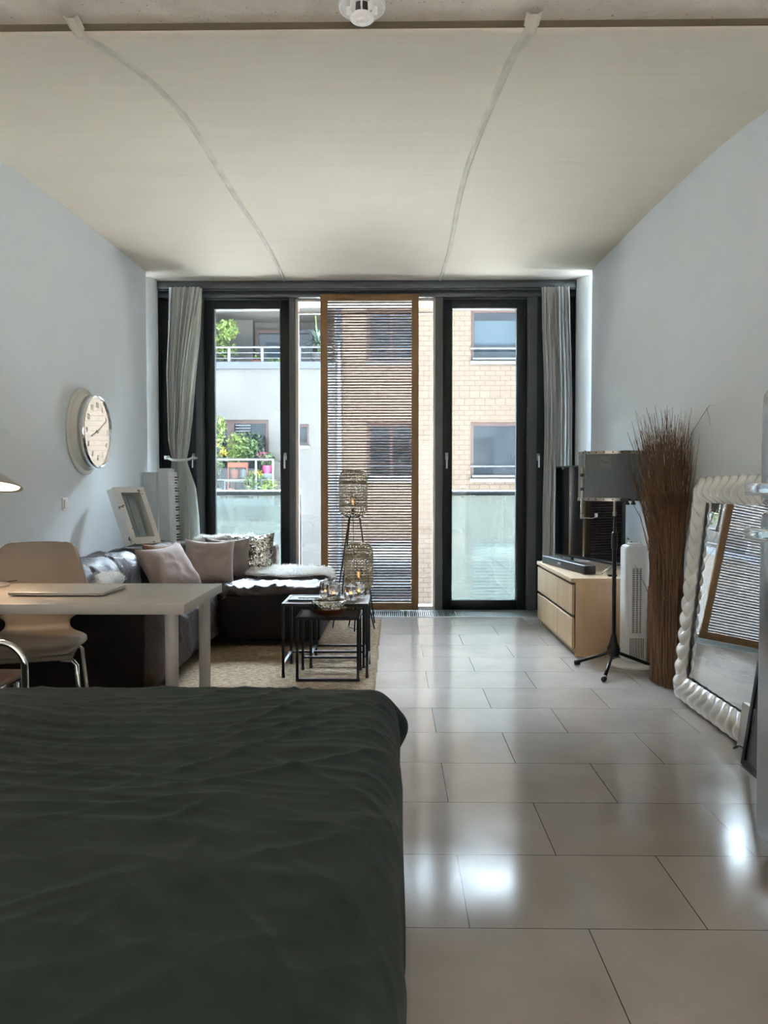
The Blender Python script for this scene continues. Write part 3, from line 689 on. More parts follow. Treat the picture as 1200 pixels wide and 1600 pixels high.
# yucca
yu = thing('yucca_plant', 'spiky grey green yucca on the upper balcony beside the slatted screen', 'plant', (-2.0, 20.4, 4.42))
MB().lathe([(0,0),(0.14,0),(0.18,0.3),(0,0.3)], (-2.0,20.4,4.42), 12).build('pot', M['concrete_out'], yu)
m = MB(); r_ = random.Random(4)
for k in range(80):
    a = r_.uniform(0, 2*pi); el = r_.uniform(-0.5, 1.4); L = r_.uniform(0.35, 0.62); b = Vector((-2.0, 20.4, 4.98)); d_ = Vector((cos(a)*cos(el), sin(a)*cos(el), sin(el)))
    e = b + d_*L*0.6; tip = b + d_*L + Vector((0,0,-0.12)); sd = d_.cross(Vector((0,0,1))).normalized()*0.022
    m.add([b-sd, b+sd, e+sd, e-sd, tip], [(0,1,2,3), (3,2,4)])
m.build('leaves', M['leaf_grey'], yu); MB().tube([(-2.0,20.4,4.7),(-2.02,20.4,5.1),(-2.08,20.38,5.7)], 0.018, 6).build('flower_stalk', M['leaf_light'], yu)
# flower balcony plants
bush('sunflower_bush', 'tall leafy bush with yellow blossoms at the left of the flower balcony', 'plant', (-4.38, 19.15, 0.9), 0.16, [(-0.12, 1.35, 0.26, 0.42, 260, 'leaf_light'), (0.05, 1.75, 0.16, 0.3, 110, 'leaf_light'), (-0.12, 0.8, 0.25, 0.3, 150, 'leaf'), (-0.10, 1.38, 0.12, 0.13, 45, 'yellow'), (0.10, 1.15, 0.10, 0.12, 35, 'yellow')], 1, M['bluepot'])
bush('climbing_shrub', 'wide loose green shrub in the middle of the flower balcony', 'plant', (-3.95, 19.35, 0.9), 0.15, [(0.0, 1.3, 0.30, 0.38, 280, 'leaf_light'), (0.25, 1.25, 0.28, 0.3, 230, 'leaf'), (-0.1, 1.0, 0.3, 0.3, 150, 'leaf_light')], 1, M['terracotta'])
bush('dark_shrub', 'dark green shrub against the lower wood framed window', 'plant', (-3.65, 19.65, 0.9), 0.15, [(0.0, 1.35, 0.35, 0.35, 300, 'leaf_dark'), (0.25, 0.95, 0.3, 0.25, 140, 'leaf_dark')], 1, M['terracotta'])
bush('pink_geranium', 'pink potted geranium at the right end of the flower balcony', 'plant', (-3.15, 19.05, 1.52), 0.13, [(0.0, 0.38, 0.24, 0.17, 160, 'leaf'), (-0.12, 0.42, 0.18, 0.12, 50, 'pink'), (0.0, 0.1, 0.12, 0.1, 60, 'pink')], 1, M['pink'])
tag(MB().box(-3.35, -2.99, 18.95, 19.2, 0.9, 1.52).build('plant_stand', M['bluepot']), 'blue grey stand under the pink geranium on the flower balcony', 'stand')
bush('yellow_daisy_bush', 'low green bush with yellow blossoms behind the railing mesh', 'plant', (-3.45, 19.0, 0.9), 0.12, [(0.0, 0.42, 0.34, 0.24, 300, 'leaf'), (0.05, 0.62, 0.20, 0.09, 50, 'yellow'), (-0.12, 0.55, 0.1, 0.07, 20, 'yellow')], 1, M['terracotta'])
bush('fern_tuft', 'bushy green fern at the right corner of the flower balcony', 'plant', (-3.08, 18.93, 0.9), 0.08, [(0.0, 0.3, 0.18, 0.22, 180, 'leaf_light')], 1, M['terracotta'])
for k, (x, z, sx, mt, lb) in enumerate([(-4.40, 0.9, 0.34, 'bluepot', 'pale blue crate behind the railing posts at the left'), (-4.05, 0.9, 0.20, 'terracotta', 'terracotta box low in the middle of the flower balcony'), (-3.95, 1.35, 0.24, 'terracotta', 'terracotta planter on the shelf behind the wire mesh'), (-3.72, 1.35, 0.2, 'bluepot', 'blue grey pot on the shelf behind the wire mesh')]):
    o = MB().lathe([(0, 0), (sx*0.42, 0), (sx*0.5, 0.26), (sx*0.44, 0.25), (0, 0.22)], (x, 19.02, z), 10).build('flower_pot', M[mt], smooth=True, angle=40); tag(o, lb, 'flower pot')
tag(MB().box(-4.2, -3.55, 18.93, 19.12, 1.31, 1.35).box(-4.2, -4.17, 18.93, 19.12, 0.9, 1.31).box(-3.58, -3.55, 18.93, 19.12, 0.9, 1.31).build('plant_shelf', M['galv']), 'low metal shelf holding two pots on the flower balcony', 'shelf')
tag(MB().box(-4.12, -3.62, 18.95, 19.1, 1.66, 1.79).box(-4.12, -4.08, 18.95, 19.1, 0.9, 1.66).box(-3.66, -3.62, 18.95, 19.1, 0.9, 1.66).build('hanging_planter', M['terracotta']), 'long terracotta window box just below the flower balcony handrail', 'planter')

# french balcony balustrades of our facade
for (x0, x1, lb) in ((-1.86, -0.93, 'frosted glass balustrade with pale handrail outside the left glass door'), (0.39, 1.33, 'frosted glass balustrade with pale handrail outside the right glass door')):
    b_ = thing('glass_balustrade', lb, 'balustrade', ((x0+x1)/2, 7.62, 0.0), 'balustrades outside the glass doors')
    MB().tube([(x0, 7.62, 1.105), (x1, 7.62, 1.105)], 0.029, 16).build('handrail', M['galv'], b_, smooth=True, angle=40)
    MB().box(x0, x1, 7.615, 7.627, -0.15, 1.08).build('glass_panel', M['frost'], b_)
    for x in (x0+0.004, x1-0.004): MB().box(x-0.012, x+0.012, 7.61, 7.632, -0.19, 1.10).build('bracket', M['galv'], b_)

# ------------------------------------------------------------------ bed
bed = thing('bed', 'large bed under a dark green duvet in the foreground', 'bed', (-1.0, 1.4, 0))
MB().bevbox(-2.10, -0.06, 0.20, 2.26, 0.12, 0.46, 0.05, 4).build('mattress', M['mattress'], bed, smooth=True)
MB().bevbox(-2.12, -0.08, 0.18, 2.24, 0.03, 0.14, 0.01, 2).build('bed_base', M['black_plastic'], bed, smooth=True, angle=30)
def duvet():
    U0, U1, V0, V1 = -2.14, -0.085, 0.16, 2.285      # flat area of the top
    ZT = 0.545; RD = 0.105; HANG = 0.36
    su = [U0 + (U1-U0)*i/260 for i in range(261)] + [U1 + 0.60*i/90 for i in range(1, 91)]
    sv = [V0 + (V1-V0)*j/250 for j in range(251)] + [V1 + 0.60*j/60 for j in range(1, 61)]
    def ridg(x): return 1-abs(x)
    def fold(x, y):
        # long soft creases running along x at the foot end, oblique ones towards the hanging side
        w1 = max(0, min(1, (y-0.9)/0.9)); lft = max(0, min(1, (-x-0.1)/0.7))
        wx_ = N(x*1.1, y*1.1, 3)*0.9
        a = ridg(N(x*0.8, y*9+wx_*3, 1.0))**9*0.010*w1*(0.35+0.65*lft) + ridg(N(x*1.6, y*17+wx_*5, 11.0))**7*0.004*w1
        rot = 0.5; xr = x*cos(rot)-y*sin(rot); yr = x*sin(rot)+y*cos(rot)
        b = ridg(N(xr*1.3, yr*4.5+wx_*2, 4.0))**10*0.009*(1-0.5*w1)
        rot2 = -0.75; xq = x*cos(rot2)-y*sin(rot2); yq = x*sin(rot2)+y*cos(rot2)
        e = ridg(N(xq*1.6, yq*7.5+wx_*2, 7.0))**9*0.009*max(0, min(1, (x+0.9)/0.6))
        c = N(x*1.3, y*1.4, 2.0)*0.014 + N(x*4, y*4, 8.0)*0.004
        f = N(x*16, y*22, 6)*0.0009 + ridg(N(x*6, y*12, 16))**6*0.0016
        return a+b+e+c+f
    vs = []; 
    for u in su:
        for v in sv:
            du, dv = max(0, u-U1), max(0, v-V1); d = sqrt(du*du+dv*dv)
            if d < 1e-9:
                edge = min(1, max(0, (U1-u)/0.25)); vs.append((u, v, ZT + fold(u, v)*1.0 - 0.012*(1-edge))); continue
            dx, dy = du/d, dv/d
            if d < RD*pi/2: t = d/RD; h = RD*sin(t); g = RD*(1-cos(t))
            else: h = RD; g = RD + (d-RD*pi/2)
            g = min(g, ZT-0.03)
            along = (v if dx > dy else u*1.0) + (0.5 if dx > dy else 0)
            amt = min(1, max(0, g/0.30))
            corner = 2*dx*dy
            h2 = h + amt*(0.018*sin(along*17+N(along*3,1,1)*4) + 0.012*N(along*9, g*3, 2)) + 0.0*amt + corner*0.060*math.exp(-((g-0.13)/0.06)**2)
            h2 -= 0.02*amt*(1-corner)
            fx = fold(min(u, U1+0.2), min(v, V1+0.2))
            vs.append((min(u, U1)+dx*h2, min(v, V1)+dy*h2, ZT - g + fx*(1-amt*0.7) - 0.012))
    nv = len(sv); fs = [(i*nv+j, (i+1)*nv+j, (i+1)*nv+j+1, i*nv+j+1) for i in range(len(su)-1) for j in range(nv-1)]
    m = MB(); m.add(vs, fs); return m
duvet().build('duvet', M['duvet'], bed, smooth=True)

# ------------------------------------------------------------------ rug
def rugf(u, v):
    x = -2.05 + u*(1.94) + (0.012*N(v*9, 3)+0.004*N(v*40, 2) if u > 0.99 else 0); y = 3.75 + v*2.90; return (x, y, 0.012 + 0.002*N(x*8, y*8))
tag(MB().grid(rugf, 60, 90).build('jute_rug', M['jute'], smooth=True, solid=0.011), 'natural woven jute rug under the leather sofa', 'rug')

# ------------------------------------------------------------------ sofa
sofa = thing('corner_sofa', 'dark brown leather corner sofa with chaise by the left windows', 'sofa', (-1.4, 5.3, 0.015))
def wr(amp, f=5.0, seed=0.0):
    def d(p, n): return p + n*(N(p.x*f, p.y*f, p.z*f+seed)*amp + (1-abs(N(p.x*f*1.7, p.y*f*0.8, p.z*f+seed+9)))**6*amp*0.8)
    return d
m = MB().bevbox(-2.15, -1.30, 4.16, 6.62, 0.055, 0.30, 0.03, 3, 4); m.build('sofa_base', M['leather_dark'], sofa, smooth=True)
def seatfront(x0, x1, y0, y1, z0, z1, r, seed, amp=0.016):
    return MB().bevbox(x0, x1, y0, y1, z0, z1, r, 6, (24, 40, 12), wr(amp, 5.5, seed))
seatfront(-1.90, -1.255, 4.42, 5.47, 0.09, 0.425, 0.06, 1).build('seat_cushion', M['leather'], sofa, smooth=True)
seatfront(-1.90, -1.29, 5.46, 6.40, 0.22, 0.435, 0.05, 2).build('seat_cushion', M['leather'], sofa, smooth=True)
for (y0, y1, sd) in ((4.30, 5.52, 3), (5.50, 6.62, 4)):
    m = MB()
    def dd(p, n, sd=sd):
        q = wr(0.014, 5, sd)(p, n); rib = abs(sin(p.y*pi/0.42)); return q - n*0.014*math.exp(-(rib/0.12)**2)
    m.bevbox(-2.16, -1.80, y0, y1, 0.30, 0.70, 0.13, 8, (6, 60, 8), dd); m.build('back_cushion', M['leather'], sofa, smooth=True)
m = MB().bevbox(-1.92, -0.985, 6.36, 6.62, 0.055, 0.695, 0.075, 6, (24, 4, 10), wr(0.006, 5, 5)); m.build('rear_back', M['leather'], sofa, smooth=True)
m = MB().bevbox(-2.17, -1.265, 4.10, 4.42, 0.055, 0.60, 0.09, 6, (24, 6, 12), wr(0.014, 5, 6)); m.build('armrest', M['leather'], sofa, smooth=True)
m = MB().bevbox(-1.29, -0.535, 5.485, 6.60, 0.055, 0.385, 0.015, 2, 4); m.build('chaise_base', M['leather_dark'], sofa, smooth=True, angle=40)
m = MB().bevbox(-1.31, -0.515, 5.47, 6.56, 0.37, 0.445, 0.035, 5, (40, 40, 3), wr(0.022, 11, 7)); m.build('chaise_cushion', M['leather'], sofa, smooth=True)
m = MB().bevbox(-0.60, -0.54, 5.50, 5.56, 0.0, 0.055, 0.004, 1)
MB().box(-2.14, -1.345, 4.072, 4.12, 0.06, 0.555).build('arm_shade_panel', M['leather_dark'], sofa)  # near-black sheet over the arm's end, paints the shade there
for (x, y) in ((-0.60, 5.52), (-0.60, 6.5), (-1.35, 4.2), (-2.1, 4.2), (-2.1, 6.5)): MB().bevbox(x, x+0.05, y, y+0.05, 0.0, 0.06, 0.004, 1).build('leg', M['black_plastic'], sofa)

# cushions
def pillow(name, label, mat, c, ex, ez, w, h, t, seed, part_mat=None, group=None, wr_amp=0.01):
    ex = Vector(ex).normalized(); ez = (Vector(ez) - ex*Vector(ez).dot(ex)).normalized(); en = ex.cross(ez); c = Vector(c); m = MB(); n = 34
    def pt(u, v, s):
        x, y = 2*u-1, 2*v-1
        k = (1-x**4)*(1-y**4); th = t/2*(max(k, 0)**0.55)
        pinch = 1-0.07*(1-x*x)*(y*y) ; pinch2 = 1-0.07*(1-y*y)*(x*x)
        X, Y = x*pinch2*w/2, y*pinch*h/2
        ww = (N(X*9+seed, Y*9, s)*0.7 + (1-abs(N(X*7+seed*3, Y*12, s*2)))**5*0.8)*wr_amp*max(k, 0)**0.4
        return c + ex*X + ez*Y + en*s*(th+ww) - ez*0.02*(1-x*x)*(y > 0)*y
    vs = []; fs = []
    for s in (1, -1):
        o = len(vs)
        for i in range(n+1):
            for j in range(n+1):
                u, v = i/n, j/n; u = 0.5-0.5*cos(pi*u); v = 0.5-0.5*cos(pi*v); vs.append(pt(u, v, s))
        for i in range(n):
            for j in range(n):
                f = (o+i*(n+1)+j, o+(i+1)*(n+1)+j, o+(i+1)*(n+1)+j+1, o+i*(n+1)+j+1); fs.append(f if s > 0 else tuple(reversed(f)))
    m.add(vs, fs)
    return m, pt, ex, ez, en
def soft(name, label, mat, *a, **k):
    m, *_ = pillow(name, label, mat, *a, **k); o = m.build(name, M[mat], smooth=True)
    import bmesh
    b = bmesh.new(); b.from_mesh(o.data); bmesh.ops.remove_doubles(b, verts=b.verts, dist=0.0008); b.to_mesh(o.data); b.free()
    return tag(o, label, 'cushion', k.get('group'))
soft('cushion', 'blush linen cushion nearer the camera, leaning on the sofa back', 'blush', (-1.50, 5.10, 0.605), (0.36, 0.93, 0.06), (-0.52, 0.16, 0.84), 0.43, 0.38, 0.15, 1)
soft('cushion', 'blush linen cushion just left of the sequin cushion', 'blush', (-1.385, 5.72, 0.60), (0.96, 0.20, -0.03), (-0.28, 0.34, 0.9), 0.37, 0.36, 0.15, 2, wr_amp=0.016)
soft('cushion', 'rust brown cushion half hidden between the two blush cushions', 'rust', (-1.66, 5.62, 0.59), (0.5, 0.86, 0.0), (-0.45, 0.2, 0.9), 0.36, 0.36, 0.12, 3)
soft('cushion', 'taupe cushion wedged behind the right blush cushion', 'taupe', (-1.33, 6.08, 0.60), (0.97, 0.1, 0.0), (-0.1, 0.35, 0.95), 0.36, 0.34, 0.12, 4)
sq = thing('sequin_cushion', 'silver sequin cushion on the chaise corner', 'cushion', (-1.175, 6.24, 0.60))
m, pt, ex, ez, en = pillow('cover', '', '', (-1.175, 6.24, 0.61), (1, -0.04, 0.05), (0.0, 0.28, 0.96), 0.40, 0.35, 0.14, 5)
m.build('cover', M['sequin_back'], sq, smooth=True)
m = MB(); r_ = random.Random(3)
rows, cols = 40, 44
for i in range(cols):
    for j in range(rows):
        u = (i+0.5+(0.5 if j % 2 else 0))/(cols+0.5); v = (j+0.5)/rows
        if v < 0.20 and r_.random() < 0.72 - v*1.5: continue
        for s in (1,):
            p = pt(u, v, s); p1 = pt(min(1,u+0.01), v, s); p2 = pt(u, min(1,v+0.01), s)
            tx = (p1-p); ty = (p2-p)
            if tx.length < 1e-7 or ty.length < 1e-7: continue
            nn = tx.cross(ty).normalized()*(-1 if s < 0 else 1)
            nn = (nn + Vector((r_.gauss(0,0.20), r_.gauss(0,0.20), r_.gauss(0,0.20)))).normalized()
            a = nn.orthogonal().normalized(); b = nn.cross(a); q = p + nn*0.004; rad = 0.0062
            m.add([q + (a*cos(2*pi*k/7)+b*sin(2*pi*k/7))*rad for k in range(7)], [tuple(range(7))])
o = m.build('sequins', M['sequin'], sq); o['kind'] = 'stuff'

# sheepskins
def fur(name, label, surf, n, length, seed, droop=0.4, nu=24, nv=24):
    c = surf(0.5, 0.5)[0]; t_ = thing(name, label, 'throw', (c.x, c.y, c.z))
    m = MB().grid(lambda u, v: surf(u, v)[0], nu, nv); m.build('hide', M['fur'], t_, smooth=True)
    r = random.Random(seed); vs = []; fs = []
    for i in range(n):
        u, v = r.random(), r.random()
        p, nn = surf(u, v); L = length*r.uniform(0.5, 1.15)
        cl = Vector((N(p.x*14, p.y*14, seed), N(p.x*14, p.y*14, seed+5), N(p.y*14, p.x*14, seed+2)))*1.1
        d = (nn + Vector((r.gauss(0,0.35), r.gauss(0,0.35), r.gauss(0,0.25))) + cl).normalized()
        if d.dot(nn) < 0.12: d = (d + nn*0.5).normalized()
        sd = d.cross(Vector((r.gauss(0,1), r.gauss(0,1), r.gauss(0,1)))).normalized()*0.0016
        q = p + d*L*0.5; tip = p + d*L*0.85 + (cl*0.5 - nn*droop*0.5)*L
        o = len(vs); vs += [p-sd, p+sd, q+sd*0.9, q-sd*0.9, tip]; fs += [(o, o+1, o+2, o+3), (o+3, o+2, o+4)]
    x = MB(); x.add(vs, fs); o = x.build('fur_pile', M['fur'], t_); o['kind'] = 'stuff'; return t_
def flat_surf(cx, cy, rx, ry, z, seed, bow=0.02, drop=None):
    def f(u, v):
        a, b = 2*u-1, 2*v-1
        x = a*sqrt(max(0, 1-b*b/2)); y = b*sqrt(max(0, 1-a*a/2))
        rr = 1+0.16*N(x*1.8+seed, y*1.8, seed)
        X, Y = cx + x*rx*rr, cy + y*ry*rr; Z = z + bow*(1-(x*x+y*y)) + 0.008*N(X*9, Y*9, seed)
        nn = Vector((x*0.25, y*0.25, 1)).normalized()
        if drop and X > drop:
            Z -= (X-drop)*1.1; X = drop + (X-drop)*0.5; nn = Vector((0.8, y*0.2, 0.6)).normalized()
        return Vector((X, Y, Z)), nn
    return f
fur('sheepskin_throw', 'white sheepskin spread over the end of the chaise', flat_surf(-0.83, 6.10, 0.37, 0.27, 0.475, 3, 0.025, -0.53), 15000, 0.055, 11)
def rear_fur(u, v):
    X = -1.66 + u*0.50; t_ = v*2.4-0.7
    y0, z0 = 6.46, 0.70
    Y = y0 + sin(t_-0.5)*0.10; Z = z0 - 0.02 + cos(t_-0.5)*0.03 - max(0, -(t_))*0.22 - max(0, t_-1.2)*0.12 + 0.01*N(X*12, v*4)
    nn = Vector((0, sin(t_-0.5)*0.9, cos(t_-0.5)*0.7+0.3)).normalized(); return Vector((X, Y, Z+0.015)), nn
fur('sheepskin_throw', 'white sheepskin draped over the rear sofa back behind the cushions', rear_fur, 11000, 0.055, 12)
fur('sheepskin_throw', 'small white sheepskin on the sofa seat behind the beige chair', flat_surf(-1.86, 4.72, 0.16, 0.22, 0.56, 5, 0.06), 6000, 0.05, 13)

# ------------------------------------------------------------------ desk, laptop, lamp
desk = thing('desk', 'greige desk with round legs standing across the foot of the bed', 'desk', (-1.5, 3.06, 0))
MB().bevbox(-2.17, -0.76, 2.755, 3.37, 0.693, 0.730, 0.002, 1).build('desktop', M['desk'], desk, smooth=True, angle=30)
for (x, y) in ((-0.83, 2.84), (-0.818, 3.285), (-2.10, 2.84), (-2.10, 3.285)):
    m = MB().lathe([(0, 0.0), (0.022, 0.0), (0.024, 0.004), (0.0245, 0.685), (0.038, 0.688), (0.038, 0.693), (0, 0.693)], (x, y, 0), 28); m.build('leg', M['deskleg'], desk, smooth=True, angle=40)
lp = thing('laptop', 'closed silver laptop lying on the desk', 'laptop', (-1.30, 3.05, 0.731))
MB().bevbox(-1.498, -1.125, 2.945, 3.19, 0.7345, 0.7410, 0.003, 2).build('keyboard_base', M['alu'], lp, smooth=True, angle=40)
MB().bevbox(-1.499, -1.124, 2.944, 3.191, 0.7418, 0.7475, 0.0028, 2).build('lid', M['alu'], lp, smooth=True, angle=40)
MB().bevbox(-1.47, -1.15, 3.17, 3.188, 0.731, 0.742, 0.003, 1).build('hinge', M['black_plastic'], lp)
for (x, y) in ((-1.47, 2.97), (-1.15, 2.97)): MB().lathe([(0,0.731),(0.006,0.731),(0.006,0.735),(0,0.735)], (x, y, 0), 10).build('rubber_foot', M['black_plastic'], lp)
def tiltx(m, c, deg):
    a = radians(deg); m.v = [(x, c[1]+(y-c[1])*cos(a)+(z-c[2])*sin(a), c[2]-(y-c[1])*sin(a)+(z-c[2])*cos(a)) for x, y, z in m.v]
    return m
dl = thing('desk_lamp', 'lit desk lamp at the left end of the desk', 'lamp', (-1.74, 3.25, 0.731))
MB().lathe([(0, 0.0), (0.082, 0.0), (0.084, 0.006), (0.078, 0.011), (0.015, 0.015), (0, 0.015)], (-1.735, 3.25, 0.731), 36).build('base', M['alu'], dl, smooth=True, angle=40)
MB().tube([(-1.76, 3.25, 0.74), (-1.86, 3.24, 0.95), (-1.90, 3.22, 1.12), (-1.84, 3.18, 1.205), (-1.72, 3.13, 1.205), (-1.63, 3.10, 1.19)], 0.008, 10).build('stem', M['alu'], dl, smooth=True)
MB().tube([(-1.80, 3.30, 0.735), (-1.70, 3.335, 0.740), (-1.66, 3.35, 0.745)], 0.0025, 6).build('cord', M['black_plastic'], dl)
m = MB().lathe([(0.0, 0.050), (0.022, 0.050), (0.030, 0.043), (0.052, 0.032), (0.082, 0.010), (0.096, 0.0), (0.096, -0.005), (0.092, -0.005), (0.078, 0.006), (0.05, 0.026), (0, 0.034)], (-1.612, 3.10, 1.160), 40); tiltx(m, (-1.612, 3.10, 1.160), 14); m.build('lamp_shade', M['nickel'], dl, smooth=True, angle=50)
m = MB().lathe([(0.0, -0.004), (0.05, -0.003), (0.080, 0.0), (0.083, 0.004)], (-1.612, 3.10, 1.158), 32); tiltx(m, (-1.612, 3.10, 1.160), 14); m.build('diffuser', M['lamp_glow'], dl, smooth=True)
ld = bpy.data.lights.new('desk_lamp_light', 'SPOT'); ld.energy = 3.5; ld.color = (1, 0.66, 0.38); ld.spot_size = radians(140); ld.spot_blend = 0.8; ld.shadow_soft_size = 0.05
lo = bpy.data.objects.new('desk_lamp_light', ld); COL.objects.link(lo); lo.location = (-1.612, 3.10, 1.145)

# ------------------------------------------------------------------ chairs
def shell_chair(name, label, loc, rz):
    t_ = thing(name, label, 'chair', loc, None, rz); OFF[t_.name] = Vector((0,0,0))
    # local: front = -y, x right. profile from front lip over the seat and up the back
    path = [(-0.235, 0.435, 0.175), (-0.228, 0.452, 0.205), (-0.19, 0.462, 0.222), (-0.08, 0.455, 0.232), (0.05, 0.447, 0.228), (0.12, 0.452, 0.205), (0.155, 0.468, 0.165), (0.175, 0.492, 0.142), (0.190, 0.525, 0.145), (0.200, 0.555, 0.185), (0.208, 0.59, 0.225), (0.222, 0.66, 0.226), (0.240, 0.74, 0.212), (0.256, 0.82, 0.186), (0.264, 0.865, 0.172), (0.268, 0.886, 0.160), (0.269, 0.894, 0.135)]
    P = []
    for i in range(len(path)-1):
        for k in range(4):
            a, b = path[i], path[i+1]; p0 = path[max(i-1, 0)]; p3 = path[min(i+2, len(path)-1)]; s = k/4
            P.append(tuple(0.5*((2*a[q]) + (-p0[q]+b[q])*s + (2*p0[q]-5*a[q]+4*b[q]-p3[q])*s*s + (-p0[q]+3*a[q]-3*b[q]+p3[q])*s**3) for q in range(3)))
    P.append(path[-1]); nv = 24; vs = []
    for (y, z, w) in P:
        up = max(0, min(1, (z-0.50)/0.1))
        for j in range(nv+1):
            s = 2*j/nv-1; x = s*w
            wing = max(0, 1-abs(z-0.60)/0.10)*max(0, abs(x)-0.15)*1.1
            vs.append((x, y - up*(x*x)*1.1 - wing*0.9, z + (1-up)*(x*x)*0.25 - (0.014*abs(s)**4 if up > 0.99 else 0)))
    fs = [(i*(nv+1)+j, i*(nv+1)+j+1, (i+1)*(nv+1)+j+1, (i+1)*(nv+1)+j) for i in range(len(P)-1) for j in range(nv)]
    m = MB(); m.add(vs, fs); m.build('shell', M['shell'], t_, smooth=True, local=True, solid=0.014, offset=0)
    MB().bevbox(-0.19, 0.19, -0.20, 0.14, 0.405, 0.432, 0.012, 3).build('seat_pad_support', M['shell'], t_, smooth=True, local=True)
    for sx in (-1, 1):
        MB().tube([(sx*0.14, -0.16, 0.402), (sx*0.19, -0.185, 0.402), (sx*0.207, -0.20, 0.385), (sx*0.235, -0.235, 0.0)], 0.010, 10).build('leg', M['chrome'], t_, smooth=True, local=True)
        MB().tube([(sx*0.14, 0.12, 0.402), (sx*0.18, 0.15, 0.402), (sx*0.195, 0.165, 0.385), (sx*0.225, 0.24, 0.0)], 0.010, 10).build('leg', M['chrome'], t_, smooth=True, local=True)
    return t_
shell_chair('dining_chair', 'beige moulded shell chair on chrome legs behind the desk', (-1.632, 3.42, 0), radians(17))
NCX = -0.022
nc = thing('tube_frame_chair', 'chrome tube framed chair with wooden seat at the near side of the desk', 'chair', (-1.5, 2.55, 0))
pts = []
for k in range(9): a = pi/2*k/8; pts.append((-1.33+0.085*sin(a), 2.60, 0.535+0.085*cos(a)))
MB().tube([(-1.67, 2.60, 0.62)] + pts + [(-1.245, 2.60, 0.30), (-1.245, 2.60, 0.012), ] , 0.0125, 14).build('front_tube', M['chrome'], nc, smooth=True)
MB().tube([(-1.67-0.0, 2.60, 0.62), (-1.74, 2.60, 0.60), (-1.757, 2.60, 0.53), (-1.757, 2.60, 0.012)], 0.0125, 14).build('front_tube', M['chrome'], nc, smooth=True)
for x in (-1.245, -1.757): MB().tube([(x, 2.60, 0.0125), (x, 2.36, 0.0125)], 0.0125, 12).build('runner', M['chrome'], nc, smooth=True)
MB().bevbox(-1.72, -1.42, 2.62, 2.99, 0.422, 0.439, 0.008, 2).build('seat', M['seatwood'], nc, smooth=True, angle=40)
for x in (-1.71, -1.43): MB().tube([(x, 2.60, 0.413), (x, 2.95, 0.413)], 0.009, 10).build('seat_rail', M['chrome'], nc, smooth=True)
for x in (-1.70, -1.44): MB().tube([(x, 2.93, 0.413), (x, 2.95, 0.0)], 0.010, 10).build('leg', M['chrome'], nc, smooth=True)

nc.location.x += NCX

# ------------------------------------------------------------------ wall clock and switch
cx, cyy, cz = XL, 5.40, 1.548
ck = thing('wall_clock', 'round wall clock with cream ring and mirrored face on the left wall', 'clock', (XL, cyy, cz))
MB().lathe([(0.0, 0.001), (0.300, 0.001), (0.304, 0.006), (0.303, 0.012), (0.292, 0.020), (0.275, 0.024), (0.262, 0.040), (0.256, 0.058), (0.245, 0.062), (0.0, 0.062)], (cx, cyy, cz), 96, 'x').build('clock_ring', M['clock_ring'], ck, smooth=True, angle=35)
MB().lathe([(0.240, 0.060), (0.252, 0.066), (0.258, 0.085), (0.257, 0.104), (0.250, 0.110), (0.243, 0.106), (0.240, 0.098)], (cx, cyy, cz), 96, 'x').build('chrome_bezel', M['chrome'], ck, smooth=True, angle=60)
MB().lathe([(0.0, 0.099), (0.243, 0.099), (0.243, 0.09), (0, 0.09)], (cx, cyy, cz), 96, 'x').build('mirrored_face', M['mirror'], ck)
for h in range(1, 13):
    a = radians(90-30*h); vs, fs = text_mesh(str(h), 0.055, 0.0008)
    MB().add([(cx+0.1005+v.z, cyy + (cos(a)*0.185 + v.x), cz + sin(a)*0.185 + v.y) for v in vs], fs).build('numeral', M['numeral'], ck)
def hand(L, w, ang):
    d_ = Vector((0, cos(ang), sin(ang))); s_ = Vector((0, -sin(ang), cos(ang))); m = MB()
    m.obox(Vector((cx+0.104, cyy, cz)) + d_*(L/2-0.02), (1,0,0), d_, s_, 0.0008, L/2, w); return m
hand(0.20, 0.003, radians(27)).build('minute_hand', M['numeral'], ck); hand(0.13, 0.005, radians(200)).build('hour_hand', M['numeral'], ck)
MB().lathe([(0, 0.1), (0.012, 0.1), (0.012, 0.107), (0, 0.107)], (cx, cyy, cz), 20, 'x').build('hand_hub', M['numeral'], ck)
sw = thing('light_switch', 'white rocker light switch on the left wall below the clock', 'light switch', (XL, 5.07, 1.045))
MB().bevbox(XL, XL+0.008, 5.03, 5.112, 1.003, 1.087, 0.003, 2).build('cover_plate', M['white_plastic'], sw, smooth=True, angle=40)
MB().bevbox(XL+0.007, XL+0.016, 5.043, 5.099, 1.016, 1.074, 0.003, 2).build('rocker', M['white_plastic'], sw, smooth=True, angle=40)

# ------------------------------------------------------------------ shadow box frame, keyboard, board
fx = thing('shadow_box_frame', 'distressed white wooden box frame standing on the sofa back against the wall', 'frame', (-1.98, 5.78, 0.72))
def leanbox(c, ex, ez, parts):
    pass
ex = Vector((0.60, 0.80, 0.0)).normalized(); lean = radians(20); base = Vector((-1.985, 5.63, 0.715))
side = Vector((0.80, -0.60, 0)).normalized()           # facing the room and the camera
ez = (Vector((0,0,1))*cos(lean) - side*sin(lean)*0.75 - ex*0.17).normalized(); en = ex.cross(ez).normalized()
if en.dot(side) < 0: en = -en
W_, H_, D_, T_ = 0.25, 0.44, 0.10, 0.042
def fb(u0, u1, h0, h1, d0, d1): 
    m = MB(); m.obox(base + ex*(u0+u1)/2 + ez*(h0+h1)/2 + en*(d0+d1)/2, ex, ez, en, (u1-u0)/2, (h1-h0)/2, (d1-d0)/2); return m
